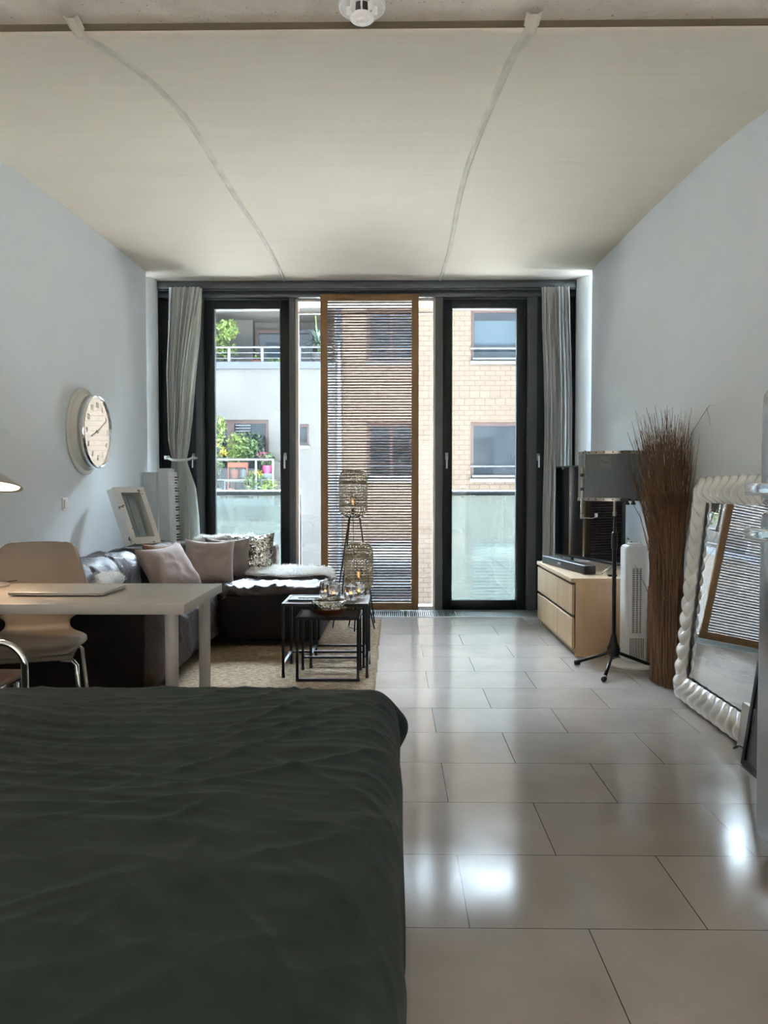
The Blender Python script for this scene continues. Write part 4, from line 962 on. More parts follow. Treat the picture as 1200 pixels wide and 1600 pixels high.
for nm, a in (('side_rail', (0, T_, 0, H_, 0, D_)), ('side_rail', (W_-T_, W_, 0, H_, 0, D_)), ('top_rail', (T_, W_-T_, H_-T_, H_, 0, D_)), ('bottom_rail', (T_, W_-T_, 0, T_+0.01, 0, D_))):
    fb(*a).build(nm, M['distressed'], fx)
m = fb(T_, W_-T_, T_, H_-T_, 0.0, 0.008)
m.build('backing_board', M['board'], fx)
for u in (0.105, 0.145): fb(u-0.001, u+0.001, T_, H_-T_, 0.008, 0.0095).build('board_groove', M['black_plastic'], fx)
fb(T_, W_-T_, T_, H_-T_, D_*0.55, D_*0.55+0.002).build('glass', M['glass'], fx)

kb = thing('digital_piano', 'white digital piano stood on end in the left window corner', 'keyboard', (-2.08, 6.86, 0))
tilt = 0.045
def K(x, y, z): return (x - (z-0.0)*tilt*0.6, y, z)
def kbox(x0, x1, y0, y1, z0, z1): m = MB().box(x0, x1, y0, y1, z0, z1); m.v = [K(*p) for p in m.v]; return m
kbox(-2.045, -1.945, 6.72, 6.90, 0.002, 1.325).build('case', M['piano'], kb)
kbox(-1.945, -1.930, 6.72, 6.76, 0.002, 1.325).build('front_rail', M['piano'], kb)
k0 = kbox(-1.945, -1.918, 6.722, 6.87, 0.03, 0.03+0.0215)
for i in range(52):
    m = kbox(-1.945, -1.912, 6.700, 6.87, 0.04+i*0.0242, 0.04+i*0.0242+0.0205); m.build('white_key', M['white_plastic'], kb)
j = 0
for i in range(51):
    if i % 7 in (1, 4): continue
    z = 0.04+i*0.0242+0.016; kbox(-1.918, -1.902, 6.79, 6.87, z, z+0.012).build('black_key', M['black_plastic'], kb)
pb = MB().bevbox(-2.175, -2.06, 6.62, 6.68, 0.012, 1.29, 0.004, 1); pb.v = [(x, y, z) for (x, y, z) in pb.v]
tag(pb.build('leaning_board', M['board'], smooth=True, angle=30), 'pale grey board standing between the left wall and the white keyboard', 'board')

# ------------------------------------------------------------------ curtains
def curtain_sheet(xa, xb, y0, nf, amp, z0, z1, seed, nu=150, nv=70, jag=0):
    def f(u, v):
        z = z0 + (z1-z0)*v; a, b = xa(z), xb(z); w = b-a; x = a + w*u
        top = max(0, (z-(z1-0.10))/0.10)
        ph = u*nf*2*pi + seed + 0.9*N(u*3, z*0.7, seed)
        am = amp*(0.55+0.45*(1-top))*(0.75+0.5*N(u*5, z*0.5, seed+3))
        y = y0 + am*sin(ph) + 0.4*am*sin(ph*2.1+seed) + 0.012*N(u*9, z*2.5, seed)
        return (x + 0.004*sin(ph*1.3+z), y, z)
    return MB().grid(f, nu, nv)
def lerp(tbl):
    def f(z):
        if z <= tbl[0][0]: return tbl[0][1]
        for (a, va), (b, vb) in zip(tbl, tbl[1:]):
            if z <= b: t = (z-a)/(b-a); t = t*t*(3-2*t) if False else t; return va + (vb-va)*t
        return tbl[-1][1]
    return f
cl = thing('curtain', 'grey curtain with white lining tied back at the left window', 'curtain', (-1.9, 7.0, 0))
La = lerp([(0.02, -2.09), (0.8, -2.05), (1.2, -2.045), (1.41, -2.02), (1.6, -2.055), (2.2, -2.065), (3.0, -2.03)])
Lb = lerp([(0.02, -1.965), (0.8, -1.955), (1.2, -1.96), (1.41, -1.955), (1.6, -1.935), (2.2, -1.88), (2.7, -1.80), (3.0, -1.745)])
curtain_sheet(La, Lb, 6.965, 7, 0.026, 0.02, 2.965, 1.0, 160, 80).build('curtain_panel', M['curtain'], cl, smooth=True)
Lc = lerp([(0.02, -1.98), (0.8, -1.97), (1.2, -1.975), (1.41, -1.965), (1.6, -1.95), (2.2, -1.90), (2.7, -1.82), (3.0, -1.765)])
Ld = lerp([(0.02, -1.76), (0.6, -1.765), (0.9, -1.775), (1.15, -1.80), (1.30, -1.85), (1.41, -1.885), (1.55, -1.855), (1.8, -1.825), (2.2, -1.79), (2.6, -1.75), (3.0, -1.735)])
curtain_sheet(Lc, Ld, 6.985, 2.2, 0.022, 0.02, 2.96, 2.5, 80, 80).build('lining', M['lining'], cl, smooth=True)
tb = MB().tube([(-2.05, 6.93, 1.425), (-2.0, 6.915, 1.405), (-1.93, 6.91, 1.40), (-1.87, 6.95, 1.41), (-1.855, 7.03, 1.425), (-1.83, 7.10, 1.43)], 0.011, 8)
tb.obox((-2.055, 6.93, 1.428), (1,0,0), (0,1,0), (0,0,1), 0.022, 0.012, 0.016)
tb.build('tieback', M['rope'], cl, smooth=True)
cr = thing('curtain', 'grey curtain hanging at the right window behind the television', 'curtain', (1.45, 7.0, 0))
Ra = lerp([(0.02, 1.345), (1.0, 1.345), (1.6, 1.36), (2.2, 1.35), (2.6, 1.33), (3.0, 1.325)]); Rb = lerp([(0.02, 1.60), (1.0, 1.615), (2.0, 1.61), (3.0, 1.575)])
curtain_sheet(Ra, Rb, 7.0, 8, 0.026, 0.02, 2.965, 5.0, 170, 80).build('curtain_panel', M['curtain'], cr, smooth=True)

# ------------------------------------------------------------------ nesting tables
def table(name, label, x0, x1, y0, y1, H, front_bar=False, group='nest of metal tables in front of the chaise'):
    t_ = thing(name, label, 'side table', ((x0+x1)/2, (y0+y1)/2, 0.013), group); w = 0.016; z0 = 0.013
    m = MB()
    for a in ((x0, x1, y0, y0+w), (x0, x1, y1-w, y1), (x0, x0+w, y0+w, y1-w), (x1-w, x1, y0+w, y1-w)): m.box(a[0], a[1], a[2], a[3], H-0.018, H)
    m.build('top_frame', M['black_metal'], t_)
    MB().box(x0+w, x1-w, y0+w, y1-w, H-0.010, H-0.003).build('tabletop', M['copper_top'], t_)
    for x in (x0, x1-w):
        for y in (y0, y1-w):
            l = MB().box(x, x+w, y, y+w, z0+0.004, H-0.018).build('leg', M['black_metal'], t_)
            MB().lathe([(0, z0), (0.011, z0), (0.011, z0+0.018), (0, z0+0.018)], (x+w/2, y+w/2, 0), 12).build('foot_cap', M['black_plastic'], l)
    m = MB().box(x0+w, x1-w, y1-w, y1, 0.085, 0.098); m.build('stretcher', M['black_metal'], t_)
    if front_bar: MB().box(x0+w, x1-w, y0, y0+w, z0+0.002, z0+0.014).build('stretcher', M['black_metal'], t_)
    else:
        for x in (x0, x1-w): MB().box(x, x+w, y0+w, y1-w, 0.085, 0.098).build('stretcher', M['black_metal'], t_)
    return t_
table('nesting_table', 'tallest nesting table carrying the candle glasses', -0.675, -0.155, 4.57, 4.95, 0.46)
table('nesting_table', 'smallest nesting table with the silver bowl, foremost of the nest', -0.580, -0.205, 4.49, 4.785, 0.392, True)
table('nesting_table', 'middle nesting table half tucked behind the tallest one', -0.535, -0.185, 4.82, 5.15, 0.42)
bw = thing('bowl', 'hammered silver bowl with copper underside on the smallest table', 'bowl', (-0.392, 4.61, 0.392))
MB().lathe([(0.0, 0.002), (0.05, 0.0), (0.082, 0.010), (0.100, 0.030), (0.1045, 0.038)], (-0.392, 4.61, 0.392), 48).build('base', M['copper'], bw, smooth=True)
MB().lathe([(0.1045, 0.038), (0.108, 0.055), (0.106, 0.075), (0.100, 0.086), (0.096, 0.086), (0.100, 0.072), (0.101, 0.055), (0.095, 0.035), (0.06, 0.016), (0.0, 0.012)], (-0.392, 4.61, 0.392), 48).build('rim', M['hammered'], bw, smooth=True)
def glass_(x, y, label):
    t_ = thing('candle_glass', label, 'candle holder', (x, y, 0.4605), 'fluted candle glasses on the tallest table')
    rp = lambda t, i: 1 + (0.035*cos(12*t) if i in (1, 2, 3, 4, 5) else 0)
    MB().lathe([(0, 0), (0.036, 0), (0.040, 0.012), (0.042, 0.05), (0.042, 0.085), (0.038, 0.098), (0.034, 0.098), (0.037, 0.085), (0.037, 0.05), (0.034, 0.02), (0.0, 0.016)], (x, y, 0.4605), 60, ripple=rp).build('glass_body', M['tumbler'], t_, smooth=True)
    cdl = MB().lathe([(0, 0.0175), (0.019, 0.0175), (0.019, 0.032), (0, 0.032)], (x, y, 0.4605), 20).build('tealight', M['wax'], t_, smooth=True, angle=40)
    MB().lathe([(0, 0.033), (0.004, 0.038), (0.0035, 0.046), (0.0, 0.056)], (x, y, 0.4605), 8).build('flame', M['flame'], cdl, smooth=True)
glass_(-0.375, 4.74, 'front left of the fluted candle glasses behind the bowl'); glass_(-0.268, 4.73, 'front right of the fluted candle glasses behind the bowl')
glass_(-0.430, 4.84, 'rear left of the fluted candle glasses, nearest the chaise'); glass_(-0.225, 4.83, 'rear right of the fluted candle glasses, at the table edge')
rc = thing('remote_control', 'slim black remote lying on the left of the tallest table', 'remote control', (-0.57, 4.70, 0.4605))
MB().bevbox(-0.648, -0.49, 4.655, 4.70, 0.4605, 0.473, 0.004, 2).build('remote_body', M['black_plastic'], rc, smooth=True, angle=40)
for k in range(6): MB().lathe([(0, 0.473), (0.004, 0.473), (0.004, 0.475), (0, 0.475)], (-0.63+k*0.022, 4.677, 0), 10).build('button', M['steel'], rc)
tag(MB().bevbox(-0.60, -0.47, 4.76, 4.80, 0.4605, 0.470, 0.004, 2).build('phone', M['black_plastic'], smooth=True, angle=40), 'thin black handset lying behind the remote on the tallest table', 'phone')

# ------------------------------------------------------------------ bamboo lamps
def bamboo_lamp(name, label, x, y, zb, zt, r, feet):
    t_ = thing(name, label, 'lamp', (x, y, 0.013)); h = zt-zb; m = MB()
    def rad(s): 
        s = max(0, min(1, s)); e = 0.17
        if s < e: return r*(0.66+0.34*sin(pi/2*s/e))
        if s > 1-e: return r*(0.66+0.34*sin(pi/2*(1-s)/e))
        return r
    for k in range(26):
        a = 2*pi*k/26; pts = [(x+rad(i/14)*cos(a), y+rad(i/14)*sin(a), zb+h*i/14) for i in range(15)]; m.tube(pts, 0.0030, 5)
    m.build('bamboo_uprights', M['bamboo'], t_, smooth=True)
    m = MB()
    for i in range(15):
        s = 0.03+0.94*i/14; R_ = rad(s)*1.0-0.002
        m.tube([(x+R_*cos(2*pi*k/36), y+R_*sin(2*pi*k/36), zb+h*s) for k in range(36)], 0.0027, 5, closed=True)
    m.build('bamboo_hoops', M['bamboo'], t_, smooth=True)
    m = MB()
    for s in (0.74, 0.24): m.lathe([(rad(s)-0.009, zb+h*s-0.008), (rad(s)-0.006, zb+h*s-0.008), (rad(s)-0.006, zb+h*s+0.008), (rad(s)-0.009, zb+h*s+0.008)], (x, y, 0), 36)
    m.build('inner_band', M['bamboo'], t_)
    for z in (zb+0.004, zt-0.004): MB().tube([(x+0.67*r*cos(2*pi*k/36), y+0.67*r*sin(2*pi*k/36), z) for k in range(36)], 0.0045, 6, closed=True).build('shade_ring', M['bamboo'] if z > zb+0.1 else M['black_metal'], t_, smooth=True)
    m = MB()
    for k in range(3): a = 2*pi*k/3+0.3; m.tube([(x, y, zb+0.03), (x+0.66*r*cos(a), y+0.66*r*sin(a), zb+0.006)], 0.003, 5)
    m.build('shade_frame', M['black_metal'], t_, smooth=True)
    s = MB().lathe([(0, 0.0), (0.014, 0.0), (0.015, 0.05), (0.011, 0.056), (0, 0.056)], (x, y, zb+0.02), 16).build('lamp_socket', M['black_plastic'], t_, smooth=True, angle=40)
    b = MB().lathe([(0.010, 0.0), (0.013, 0.012), (0.026, 0.045), (0.030, 0.065), (0.026, 0.088), (0.013, 0.105), (0.0, 0.110)], (x, y, zb+0.074), 24).build('light_bulb', M['bulb'], t_, smooth=True)
    f = MB()
    for k in range(5): a = 2*pi*k/5; f.tube([(x+0.006*cos(a), y+0.006*sin(a), zb+0.095), (x+0.009*cos(a+0.5), y+0.009*sin(a+0.5), zb+0.15)], 0.0008, 4)
    f.build('filament', M['filament'], b)
    for (fx_, fy_) in feet:
        d_ = Vector((fx_-x, fy_-y, 0)).normalized()*r*0.45
        MB().tube([(x+d_.x, y+d_.y, zb+0.002), (fx_, fy_, 0.014)], 0.0062, 8).build('leg', M['black_metal'], t_, smooth=True)
    return t_
bamboo_lamp('floor_lamp', 'taller bamboo lantern lamp on tripod legs in front of the slatted screen', -0.345, 6.45, 0.91, 1.305, 0.118, [(-0.165, 6.45), (-0.50, 6.22), (-0.475, 6.64)])
MB_c = MB().tube([(-0.345, 6.45, 0.92), (-0.338, 6.45, 0.5), (-0.33, 6.42, 0.022), (-0.38, 6.25, 0.018), (-0.30, 6.12, 0.018), (-0.22, 6.20, 0.018), (-0.17, 6.32, 0.018)], 0.003, 6)
MB_c.build('cord', M['black_plastic'], [o for o in COL.objects if o.name == 'floor_lamp'][0], smooth=True)
bamboo_lamp('floor_lamp', 'shorter bamboo lantern lamp beside the chaise', -0.285, 6.16, 0.33, 0.705, 0.114, [(-0.375, 6.30), (-0.315, 6.05), (-0.16, 6.18)])

# ------------------------------------------------------------------ dresser, tv, soundbar
dr = thing('low_dresser', 'low birch dresser with four drawers along the right wall', 'dresser', (1.47, 5.87, 0))
X0, X1, Y0, Y1, HT = 1.215, 1.715, 5.245, 6.50, 0.535
MB().bevbox(X0-0.008, X1, Y0, Y1, HT-0.028, HT, 0.002, 1).build('top_board', M['birch'], dr)
MB().box(X0+0.025, X1, Y0, Y0+0.02, 0.0, HT-0.028).build('side_panel', M['birch'], dr); MB().box(X0+0.025, X1, Y1-0.02, Y1, 0.0, HT-0.028).build('side_panel', M['birch'], dr)
MB().box(X0+0.022, X1, Y0+0.02, Y1-0.02, 0.05, HT-0.03).build('carcass', M['black_plastic'], dr)
MB().box(X0+0.04, X0+0.06, Y0+0.02, Y1-0.02, 0.0, 0.05).build('plinth', M['birch'], dr)
YS = 5.715
for (y0, y1) in ((Y0, YS-0.004), (YS+0.004, Y1)):
    for (z0, z1) in ((0.055, 0.262), (0.285, 0.489)):
        MB().bevbox(X0, X0+0.018, y0, y1, z0, z1, 0.0015, 1).build('drawer_front', M['birch'], dr)
tv = thing('television', 'black flat television standing angled on the birch dresser', 'television', (1.47, 5.93, 0.535))
A = Vector((1.335, 6.37, 0)); B = Vector((1.60, 5.40, 0)); d_ = (B-A).normalized(); nrm = Vector((-d_.y, d_.x, 0)); nrm = nrm if nrm.x < 0 else -nrm; mid = (A+B)/2; L = (B-A).length; up = Vector((0,0,1))
m = MB(); m.obox(mid + up*0.965 - nrm*0.012, d_, nrm, up, L/2, 0.012, 0.365); m.obox(mid + up*0.80 - nrm*0.035, d_, nrm, up, L/2*0.7, 0.02, 0.18); m.build('casing', M['black_plastic'], tv)
m = MB().obox(mid + up*0.967 + nrm*0.0012, d_, nrm, up, L/2-0.008, 0.0012, 0.353); m.build('screen', M['screen'], tv)
for s in (-1, 1):
    c0 = mid + d_*s*(L/2-0.12); m = MB()
    for q in (-1, 1): m.tube([tuple(c0 + up*0.605 - nrm*0.01), tuple(c0 + nrm*q*0.10 + d_*s*0.02 + up*0.541)], 0.006, 8)
    m.build('foot', M['steel'], tv, smooth=True)
sb = thing('soundbar', 'black soundbar lying in front of the television', 'soundbar', (1.39, 5.92, 0.536))
A = Vector((1.262, 6.33, 0)); B = Vector((1.40, 5.50, 0)); d_ = (B-A).normalized(); nrm = Vector((d_.y, -d_.x, 0)); mid = (A+B)/2
m = MB().bevbox(-0.425, 0.425, -0.045, 0.045, 0.0, 0.062, 0.008, 3); m.v = [tuple(mid + d_*p[0] + nrm*(p[1]) + Vector((0,0,0.536+p[2]))) for p in m.v]; recalc(m.build('soundbar_body', M['black_plastic'], sb, smooth=True, angle=40))
fr_ = mid - nrm*0.0452 if (mid-nrm*0.04).x < mid.x else mid + nrm*0.0452
m = MB().obox(fr_ + Vector((0,0,0.57)) + d_*-0.05, d_, nrm, up, 0.03, 0.0008, 0.006); m.build('badge', M['steel'], sb)
m = MB().bevbox(-0.03, 0.03, -0.02, 0.02, 0, 0.014, 0.004, 1); m.v = [(p[0]+1.52, p[1]+5.36, p[2]+0.536) for p in m.v]
tag(m.build('streaming_stick', M['black_plastic']), 'small black box at the near end of the dresser top', 'media player')
tag(MB().tube([(1.64, 5.42, 0.80), (1.69, 5.36, 0.74), (1.71, 5.30, 0.60), (1.705, 5.20, 0.30), (1.69, 5.12, 0.02)], 0.004, 6).build('television_cable', M['black_plastic'], smooth=True), 'black cable hanging from the television to the floor behind the fan', 'cable')

# ------------------------------------------------------------------ tripod with felt screen
ts = thing('tripod_stand', 'black tripod stand in front of the dresser carrying the felt screen', 'stand', (1.40, 4.88, 0))
HX, HY = 1.395, 4.875
MB().lathe([(0, 0.085), (0.030, 0.085), (0.040, 0.105), (0.040, 0.135), (0.024, 0.175), (0.016, 0.22), (0, 0.22)], (HX, HY, 0), 20).build('hub', M['black_metal'], ts, smooth=True, angle=40)
MB().tube([(HX, HY, 0.10), (HX, HY, 0.86)], 0.0135, 14).build('lower_pole', M['black_metal'], ts, smooth=True)
MB().lathe([(0, 0.76), (0.018, 0.765), (0.020, 0.80), (0.018, 0.86), (0.014, 0.875), (0, 0.875)], (HX, HY, 0), 18).build('clutch', M['black_plastic'], ts, smooth=True)
MB().tube([(HX, HY, 0.87), (HX, HY, 1.08)], 0.0085, 12).build('upper_pole', M['black_metal'], ts, smooth=True)
for (fx_, fy_) in ((1.185, 4.99), (1.245, 4.545), (1.655, 4.90)):
    l = MB().tube([(HX, HY, 0.115), (fx_, fy_, 0.016)], 0.0105, 10).build('leg', M['black_metal'], ts, smooth=True)
    dd_ = Vector((fx_-HX, fy_-HY, -0.1)).normalized()*0.03
    MB().tube([(fx_-dd_.x, fy_-dd_.y, 0.018-dd_.z*0.2), (fx_+dd_.x*0.3, fy_+dd_.y*0.3, 0.017)], 0.0165, 10).build('rubber_foot', M['black_plastic'], l, smooth=True)
fs_ = thing('felt_screen', 'curved grey felt microphone screen clamped on the tripod stand', 'microphone screen', (1.40, 4.90, 1.08))
CX, CY, RR = 1.42, 5.03, 0.222; a0, a1 = radians(-178), radians(8)
def arc(r0, r1, z0, z1, A0=a0, A1=a1, seg=48):
    m = MB(); m.lathe([(r0, z0), (r1, z0), (r1, z1), (r0, z1), (r0, z0)], (CX, CY, 0), seg, a0=A0, a1=A1)
    return m
arc(RR-0.012, RR, 1.085, 1.378).build('felt_shell', M['felt'], fs_, smooth=True, angle=30)
for z in (1.070, 1.366): arc(RR-0.016, RR+0.003, z, z+0.020).build('perforated_rim', M['nickel'], fs_, smooth=True, angle=30)
for z in (1.080, 1.376):
    for k in range(14):
        a = a0 + (a1-a0)*(k+0.5)/14; m = MB(); m.tube([(CX+(RR+0.0025)*cos(a), CY+(RR+0.0025)*sin(a), z), (CX+(RR+0.0045)*cos(a), CY+(RR+0.0045)*sin(a), z)], 0.0048, 8); m.build('rim_rivet', M['black_plastic'], fs_)
ab = radians(-160)
m = MB()
def rp(a, r, z): return (CX+r*cos(a), CY+r*sin(a), z)
m.obox(Vector(rp(ab+0.12, RR+0.006, 1.30)), (-sin(ab), cos(ab), 0), (cos(ab), sin(ab), 0), (0,0,1), 0.009, 0.003, 0.09); m.build('clamp_bracket', M['nickel'], fs_)
MB().tube([rp(ab+0.06, RR+0.016, 1.285), rp(ab+0.06, RR+0.016, 0.975)], 0.0075, 10).build('clamp_rod', M['nickel'], fs_, smooth=True)
for z in (1.235, 1.145): MB().tube([rp(ab+0.06, RR+0.016, z-0.010), rp(ab+0.06, RR+0.016, z+0.010)], 0.0125, 12).build('clamp_collar', M['black_plastic'], fs_, smooth=True)
MB().tube([rp(ab+0.06, RR+0.016, 0.985), rp(ab+0.06, RR+0.016, 0.955)], 0.011, 12).build('clamp_knob', M['nickel'], fs_, smooth=True)
MB().tube([rp(ab+0.06, RR+0.016, 0.962), (CX-0.155, CY-0.10, 0.958), (CX-0.125, CY-0.10, 0.968)], 0.003, 6).build('hook_wire', M['nickel'], fs_, smooth=True)
MB().bevbox(CX-0.135, CX-0.120, CY-0.11, CY-0.09, 0.965, 0.99, 0.003, 1).build('hook_end', M['white_plastic'], fs_)
MB().lathe([(0, 0.975), (0.013, 0.975), (0.013, 1.0), (0.0095, 1.005), (0.0095, 1.12), (0, 1.12)], (HX, HY, 0), 16).build('mount_sleeve', M['nickel'], fs_, smooth=True, angle=40)
MB().obox((HX+0.04, (HY+CY)/2, 1.078), (1,0,0), (0,1,0), (0,0,1), 0.11, 0.05, 0.006).build('mount_plate', M['black_metal'], fs_)
for (x, y) in ((HX+0.135, HY+0.06), (HX+0.09, HY+0.04)): MB().lathe([(0, 1.045), (0.014, 1.045), (0.016, 1.055), (0.008, 1.062), (0.007, 1.075), (0, 1.075)], (x, y, 0), 14).build('mount_knob', M['black_plastic'], fs_, smooth=True, angle=40)
ap = radians(-116); pl = MB()
tx = Vector((-sin(ap), cos(ap), 0)); nx = Vector((cos(ap), sin(ap), 0)); pc = Vector(rp(ap, RR+0.004, 1.315))
MB().obox(pc, tx, nx, (0,0,1), 0.034, 0.0012, 0.034).build('name_plate', M['felt_plate'], fs_)
for body, sz, dy, dx in (('the', 0.011, 0.009, -0.020), ('t.bone', 0.017, -0.003, 0.004)):
    vs, fs = text_mesh(body, sz, 0.0004)
    MB().add([tuple(pc + nx*(0.0016+v.z) + tx*(v.x+dx) + Vector((0,0,v.y+dy))) for v in vs], fs).build('plate_lettering', M['black_plastic'], fs_)
m = MB(); m.obox(pc + nx*0.0018 + tx*-0.026, tx, nx, (0,0,1), 0.0006, 0.0004, 0.010); m.build('plate_lettering', M['black_plastic'], fs_)

# ------------------------------------------------------------------ tower fan
fn = thing('tower_fan', 'slim white tower fan between the dresser and the reed bundle', 'fan', (1.555, 5.00, 0))
FX, FY = 1.555, 4.99; FD = 0.072
MB().lathe([(0, 0.0), (0.140, 0.0), (0.142, 0.010), (0.125, 0.022), (0.05, 0.030), (0, 0.030)], (FX, FY, 0), 48).build('base', M['white_plastic'], fn, smooth=True, angle=40)
MB().bevbox(FX-FD, FX+FD, FY-0.075, FY+0.075, 0.030, 0.785, 0.028, 5).build('column', M['white_plastic'], fn, smooth=True)
MB().lathe([(0, 0.783), (0.045, 0.783), (0.048, 0.790), (0.045, 0.797), (0, 0.797)], (FX, FY, 0), 30).build('top_dial', M['white_plastic'], fn, smooth=True, angle=40)
for x in (-0.03, 0.03): MB().lathe([(0, 0.79), (0.008, 0.79), (0.008, 0.815), (0, 0.815)], (FX+x, FY, 0), 12).build('button', M['white_plastic'], fn, smooth=True, angle=40)
MB().box(FX-0.036, FX+0.030, FY-0.0765, FY-0.070, 0.22, 0.64).build('air_outlet', M['grille_slot'], fn)
m = MB()
for i in range(36): z = 0.222+i*0.0117; m.box(FX-0.037, FX+0.031, FY-0.080, FY-0.074, z, z+0.0045)
for x in (-0.037, -0.014, 0.008, 0.028): m.box(FX+x-0.002, FX+x+0.003, FY-0.081, FY-0.073, 0.215, 0.645)
m.build('outlet_grille', M['white_plastic'], fn)
m = MB()
for i in range(9): x = FX-0.045+i*0.0105; m.box(x, x+0.004, FY-0.0772, FY-0.074, 0.06, 0.19)
m.build('intake_ribs', M['grille_slot'], fn)
tag(MB().bevbox(1.665, 1.705, 4.955, 5.12, 0.001, 0.50, 0.003, 1).build('upright_shelf_board', M['seatwood']), 'narrow brown board standing behind the white fan', 'board')

# ------------------------------------------------------------------ reeds
rb = thing('reed_bundle', 'tall bundle of dried brown reeds leaning in the right wall corner', 'dried reeds', (1.60, 4.52, 0))
r_ = random.Random(21); m = MB()
for i in range(820):
    a = r_.uniform(0, 2*pi); q = sqrt(r_.random())
    bx, by = 1.600 + 0.072*q*cos(a), 4.53 + 0.150*q*sin(a)
    hgt = r_.uniform(1.10, 1.52) if r_.random() < 0.85 else r_.uniform(1.45, 1.62)
    fl = 1.0 + 0.55*(hgt/1.5)
    tx_, ty_ = 1.575 + 0.072*q*cos(a)*fl*1.45 + r_.gauss(0, 0.042), 4.53 + 0.150*q*sin(a)*0.8 + r_.gauss(0, 0.05)
    wx, wy = 1.605 + 0.088*q*cos(a), 4.53 + 0.13*q*sin(a)
    tx_ = min(tx_, 1.715)
    pts = [(bx, by, 0.004)]
    for s in (0.35, 0.65, 0.85, 1.0):
        if s <= 0.65: k = s/0.65; x = bx+(wx-bx)*k; y = by+(wy-by)*k
        else: k = (s-0.65)/0.35; x = wx+(tx_-wx)*k**1.4; y = wy+(ty_-wy)*k**1.4
        x += r_.gauss(0, 0.009); x = min(x, 1.722); pts.append((x, y+r_.gauss(0, 0.006), hgt*s))
    r0 = r_.uniform(0.0012, 0.0040); m.tube(pts, [r0, r0, r0*0.9, r0*0.6, r0*0.25], 4, cap=False)
# stray stalks
for (x, y, z, x2, z2) in ((1.50, 4.45, 0.75, 1.44, 1.20), (1.53, 4.45, 0.45, 1.40, 1.02), (1.52, 4.42, 0.80, 1.37, 1.42), (1.55, 4.40, 0.5, 1.40, 0.95), (1.66, 4.38, 0.9, 1.71, 1.45), (1.5, 4.4, 0.42, 1.36, 0.72), (1.66, 4.4, 0.6, 1.70, 1.28)):
    m.tube([(x, y, z), ((x+x2)/2, y-0.03, (z+z2)/2+0.02), (x2, y-0.05, z2)], [0.002, 0.0015, 0.0006], 4)
m.tube([(1.64, 4.4, 1.30), (1.68, 4.36, 1.47), (1.715, 4.30, 1.56), (1.715, 4.22, 1.60), (1.70, 4.12, 1.59)], [0.002, 0.0018, 0.0015, 0.001, 0.0005], 4)
m.tube([(1.712, 4.25, 1.59), (1.705, 4.19, 1.53), (1.70, 4.17, 1.49)], [0.0012, 0.0008, 0.0004], 4)
o = m.build('reed_stalks', M['reed'], rb); o['kind'] = 'stuff'

# ------------------------------------------------------------------ ornate mirror
om = thing('ornate_mirror', 'large mirror in a glossy white scalloped frame leaning on the right wall', 'mirror', (1.60, 3.77, 0))
MW, MH, FWD = 1.16, 1.20, 0.135
o0 = Vector((1.560, 4.205, 0.012)); lean_ = math.asin(0.115/MH)
eu = Vector((0, -1, 0)); ev = Vector((sin(lean_), 0, cos(lean_))); en_ = Vector((-cos(lean_), 0, sin(lean_)))
def P3(u, v, d_): return o0 + eu*u + ev*v + en_*d_
nribs = [13, 12, 13, 12]; corners = [(0, 0), (0, MH), (MW, MH), (MW, 0)]; inner = [(FWD, FWD), (FWD, MH-FWD), (MW-FWD, MH-FWD), (MW-FWD, FWD)]
steps = 12; nt = 16; vs = []; cnt = 0
for sd_ in range(4):
    A_, B_ = corners[sd_], corners[(sd_+1) % 4]; C_, D_2 = inner[sd_], inner[(sd_+1) % 4]; n_ = nribs[sd_]*steps
    for i in range(n_):
        s = i/n_
        for j in range(nt+1):
            t_ = j/nt      # 0 inner, 1 outer
            # rounded corner on the outer edge
            ss = s
            ox, oy = A_[0]+(B_[0]-A_[0])*ss, A_[1]+(B_[1]-A_[1])*ss; ix, iy = C_[0]+(D_2[0]-C_[0])*ss, C_[1]+(D_2[1]-C_[1])*ss
            ph = (s*nribs[sd_]) + 0.34*sin(2*pi*(t_-0.05)) + 0.25*t_
            sc = abs(sin(pi*ph)); sc = sc**0.8
            hgt = 0.012 + 0.050*max(0, sin(pi*(0.06+0.90*t_)))**0.7*(0.48+0.52*sc)
            out = 0.013*sc*t_**3
            cdx, cdy = ox-ix, oy-iy; ln = sqrt(cdx*cdx+cdy*cdy)
            px_, py_ = ix+cdx*t_ + cdx/ln*(out-0.006*t_), iy+cdy*t_ + cdy/ln*(out-0.006*t_)
            # soften corners
            cr_ = min(s, 1-s)*max(abs(B_[0]-A_[0]), abs(B_[1]-A_[1]))
            if cr_ < 0.05: k_ = (1-cr_/0.05)**2*0.022*t_; px_ -= cdx/ln*k_; py_ -= cdy/ln*k_
            vs.append(P3(px_, max(py_, 0.0), hgt))
        cnt += 1
fs = [(i*(nt+1)+j, i*(nt+1)+j+1, ((i+1) % cnt)*(nt+1)+j+1, ((i+1) % cnt)*(nt+1)+j) for i in range(cnt) for j in range(nt)]
m = MB(); m.add(vs, fs)
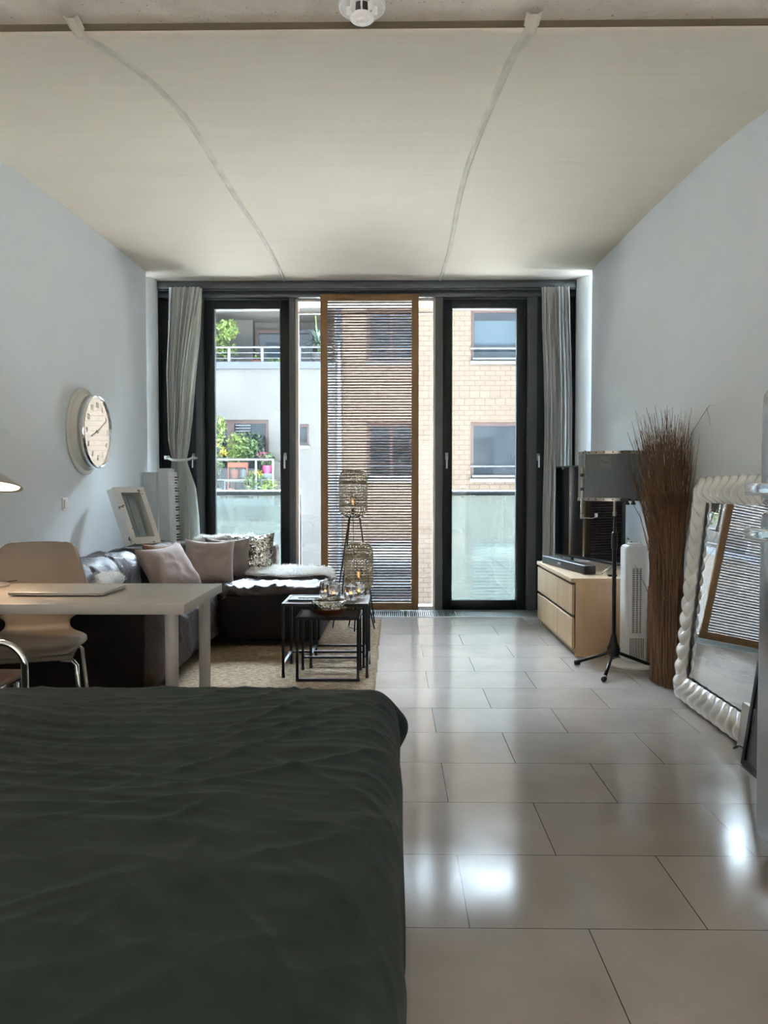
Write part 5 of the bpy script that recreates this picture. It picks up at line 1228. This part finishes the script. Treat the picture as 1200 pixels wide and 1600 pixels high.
# back skirt
o_ = len(m.v)
for i in range(cnt):
    q = vs[i*(nt+1)+nt]; m.v.append(tuple(q - en_*(q-o0).dot(en_)))
for i in range(cnt): k = (i+1) % cnt; m.f.append((i*(nt+1)+nt, o_+i, o_+k, k*(nt+1)+nt))
recalc(m.build('scalloped_frame', M['white_gloss'], om, smooth=True, angle=70))
m = MB(); m.add([P3(FWD-0.01, FWD-0.01, 0.014), P3(MW-FWD+0.01, FWD-0.01, 0.014), P3(MW-FWD+0.01, MH-FWD+0.01, 0.014), P3(FWD-0.01, MH-FWD+0.01, 0.014), P3(FWD-0.01, FWD-0.01, 0.002), P3(MW-FWD+0.01, FWD-0.01, 0.002), P3(MW-FWD+0.01, MH-FWD+0.01, 0.002), P3(FWD-0.01, MH-FWD+0.01, 0.002)], [(3,2,1,0),(4,5,6,7),(0,1,5,4),(1,2,6,5),(2,3,7,6),(3,0,4,7)])
recalc(m.build('mirror_glass', M['mirror'], om))

# picture frame and slim box leaning in front of the mirror
pf = thing('leaning_picture', 'black framed picture leaning beside the silver fridge', 'picture', (1.47, 3.0, 0))
q0 = Vector((1.462, 3.185, 0.002)); lu = Vector((0, -1, 0)); lv = Vector((0.20, 0, 1)).normalized(); ln_ = Vector((-lv.z, 0, lv.x)); PW, PH = 0.55, 0.78
lv = Vector((0.16, 0.02, 1)).normalized(); ln_ = lu.cross(lv).normalized(); ln_ = ln_ if ln_.x < 0 else -ln_
def pbx(u0, u1, v0, v1, d0, d1): return MB().obox(q0 + lu*(u0+u1)/2 + lv*(v0+v1)/2 + ln_*(d0+d1)/2, lu, lv, ln_, (u1-u0)/2, (v1-v0)/2, (d1-d0)/2)
for a in ((0, 0.022, 0, PH), (PW-0.022, PW, 0, PH), (0.022, PW-0.022, 0, 0.022), (0.022, PW-0.022, PH-0.022, PH)): pbx(*a, 0, 0.02).build('frame_bar', M['black_plastic'], pf)
pbx(0.022, PW-0.022, 0.022, PH-0.022, 0.004, 0.010).build('picture_glass', M['art_glass'], pf)
sl = thing('slim_box', 'slim grey device standing on edge between mirror and black picture', 'device', (1.465, 3.24, 0))
MB().obox((1.482, 3.215, 0.12), (1,0,0), (0,1,0), (0.12,0,1), 0.010, 0.055, 0.118).build('slim_case', M['alu'], sl)
MB().tube([(1.470, 3.255, 0.05)] + [(1.452-0.012*cos(k*0.45), 3.25-0.012*k, 0.045+0.024*sin(k*0.45)) for k in range(8)], 0.0025, 6).build('cable', M['black_plastic'], sl, smooth=True)

# ------------------------------------------------------------------ fridge
fg = thing('fridge', 'silver retro fridge with chrome handles at the right edge', 'fridge', (1.42, 2.1, 0))
def fbx(z0, z1, x0, x1, rt=False, rb_=False):
    # door leaf: rounded on the far and near vertical edge, rounded towards top for the upper one
    m = MB().bevbox(x0, x1, 1.78, 2.40, z0, z1, 0.028, 5, (2, 6, 6)); return m
m = MB().bevbox(1.19, 1.72, 1.79, 2.385, 0.04, 1.475, 0.05, 6, (2, 2, 4)); m.build('cabinet', M['fridge'], fg, smooth=True)
d1_ = fbx(0.06, 1.082, 1.128, 1.195).build('fridge_door', M['fridge'], fg, smooth=True)
m = MB().bevbox(1.128, 1.195, 1.78, 2.40, 1.094, 1.495, 0.028, 5, (2, 6, 10)); m.v = [(x + max(0, z-1.42)**1.5*2.6, y, z) for x, y, z in m.v]; d2_ = m.build('freezer_door', M['fridge'], fg, smooth=True)
for (z, d_) in ((1.148, d2_), (1.013, d1_)):
    m = MB().bevbox(1.058, 1.086, 2.06, 2.345, z-0.0185, z+0.0185, 0.009, 4); m.bevbox(1.070, 1.135, 2.31, 2.338, z-0.013, z+0.013, 0.008, 3); m.bevbox(1.070, 1.135, 2.08, 2.108, z-0.013, z+0.013, 0.008, 3)
    m.build('door_handle', M['chrome'], d_, smooth=True, angle=50)
for (x, y) in ((1.22, 2.34), (1.22, 1.84), (1.66, 2.34), (1.66, 1.84)): MB().lathe([(0, 0), (0.02, 0), (0.02, 0.05), (0, 0.05)], (x, y, 0), 12).build('foot', M['black_plastic'], fg)
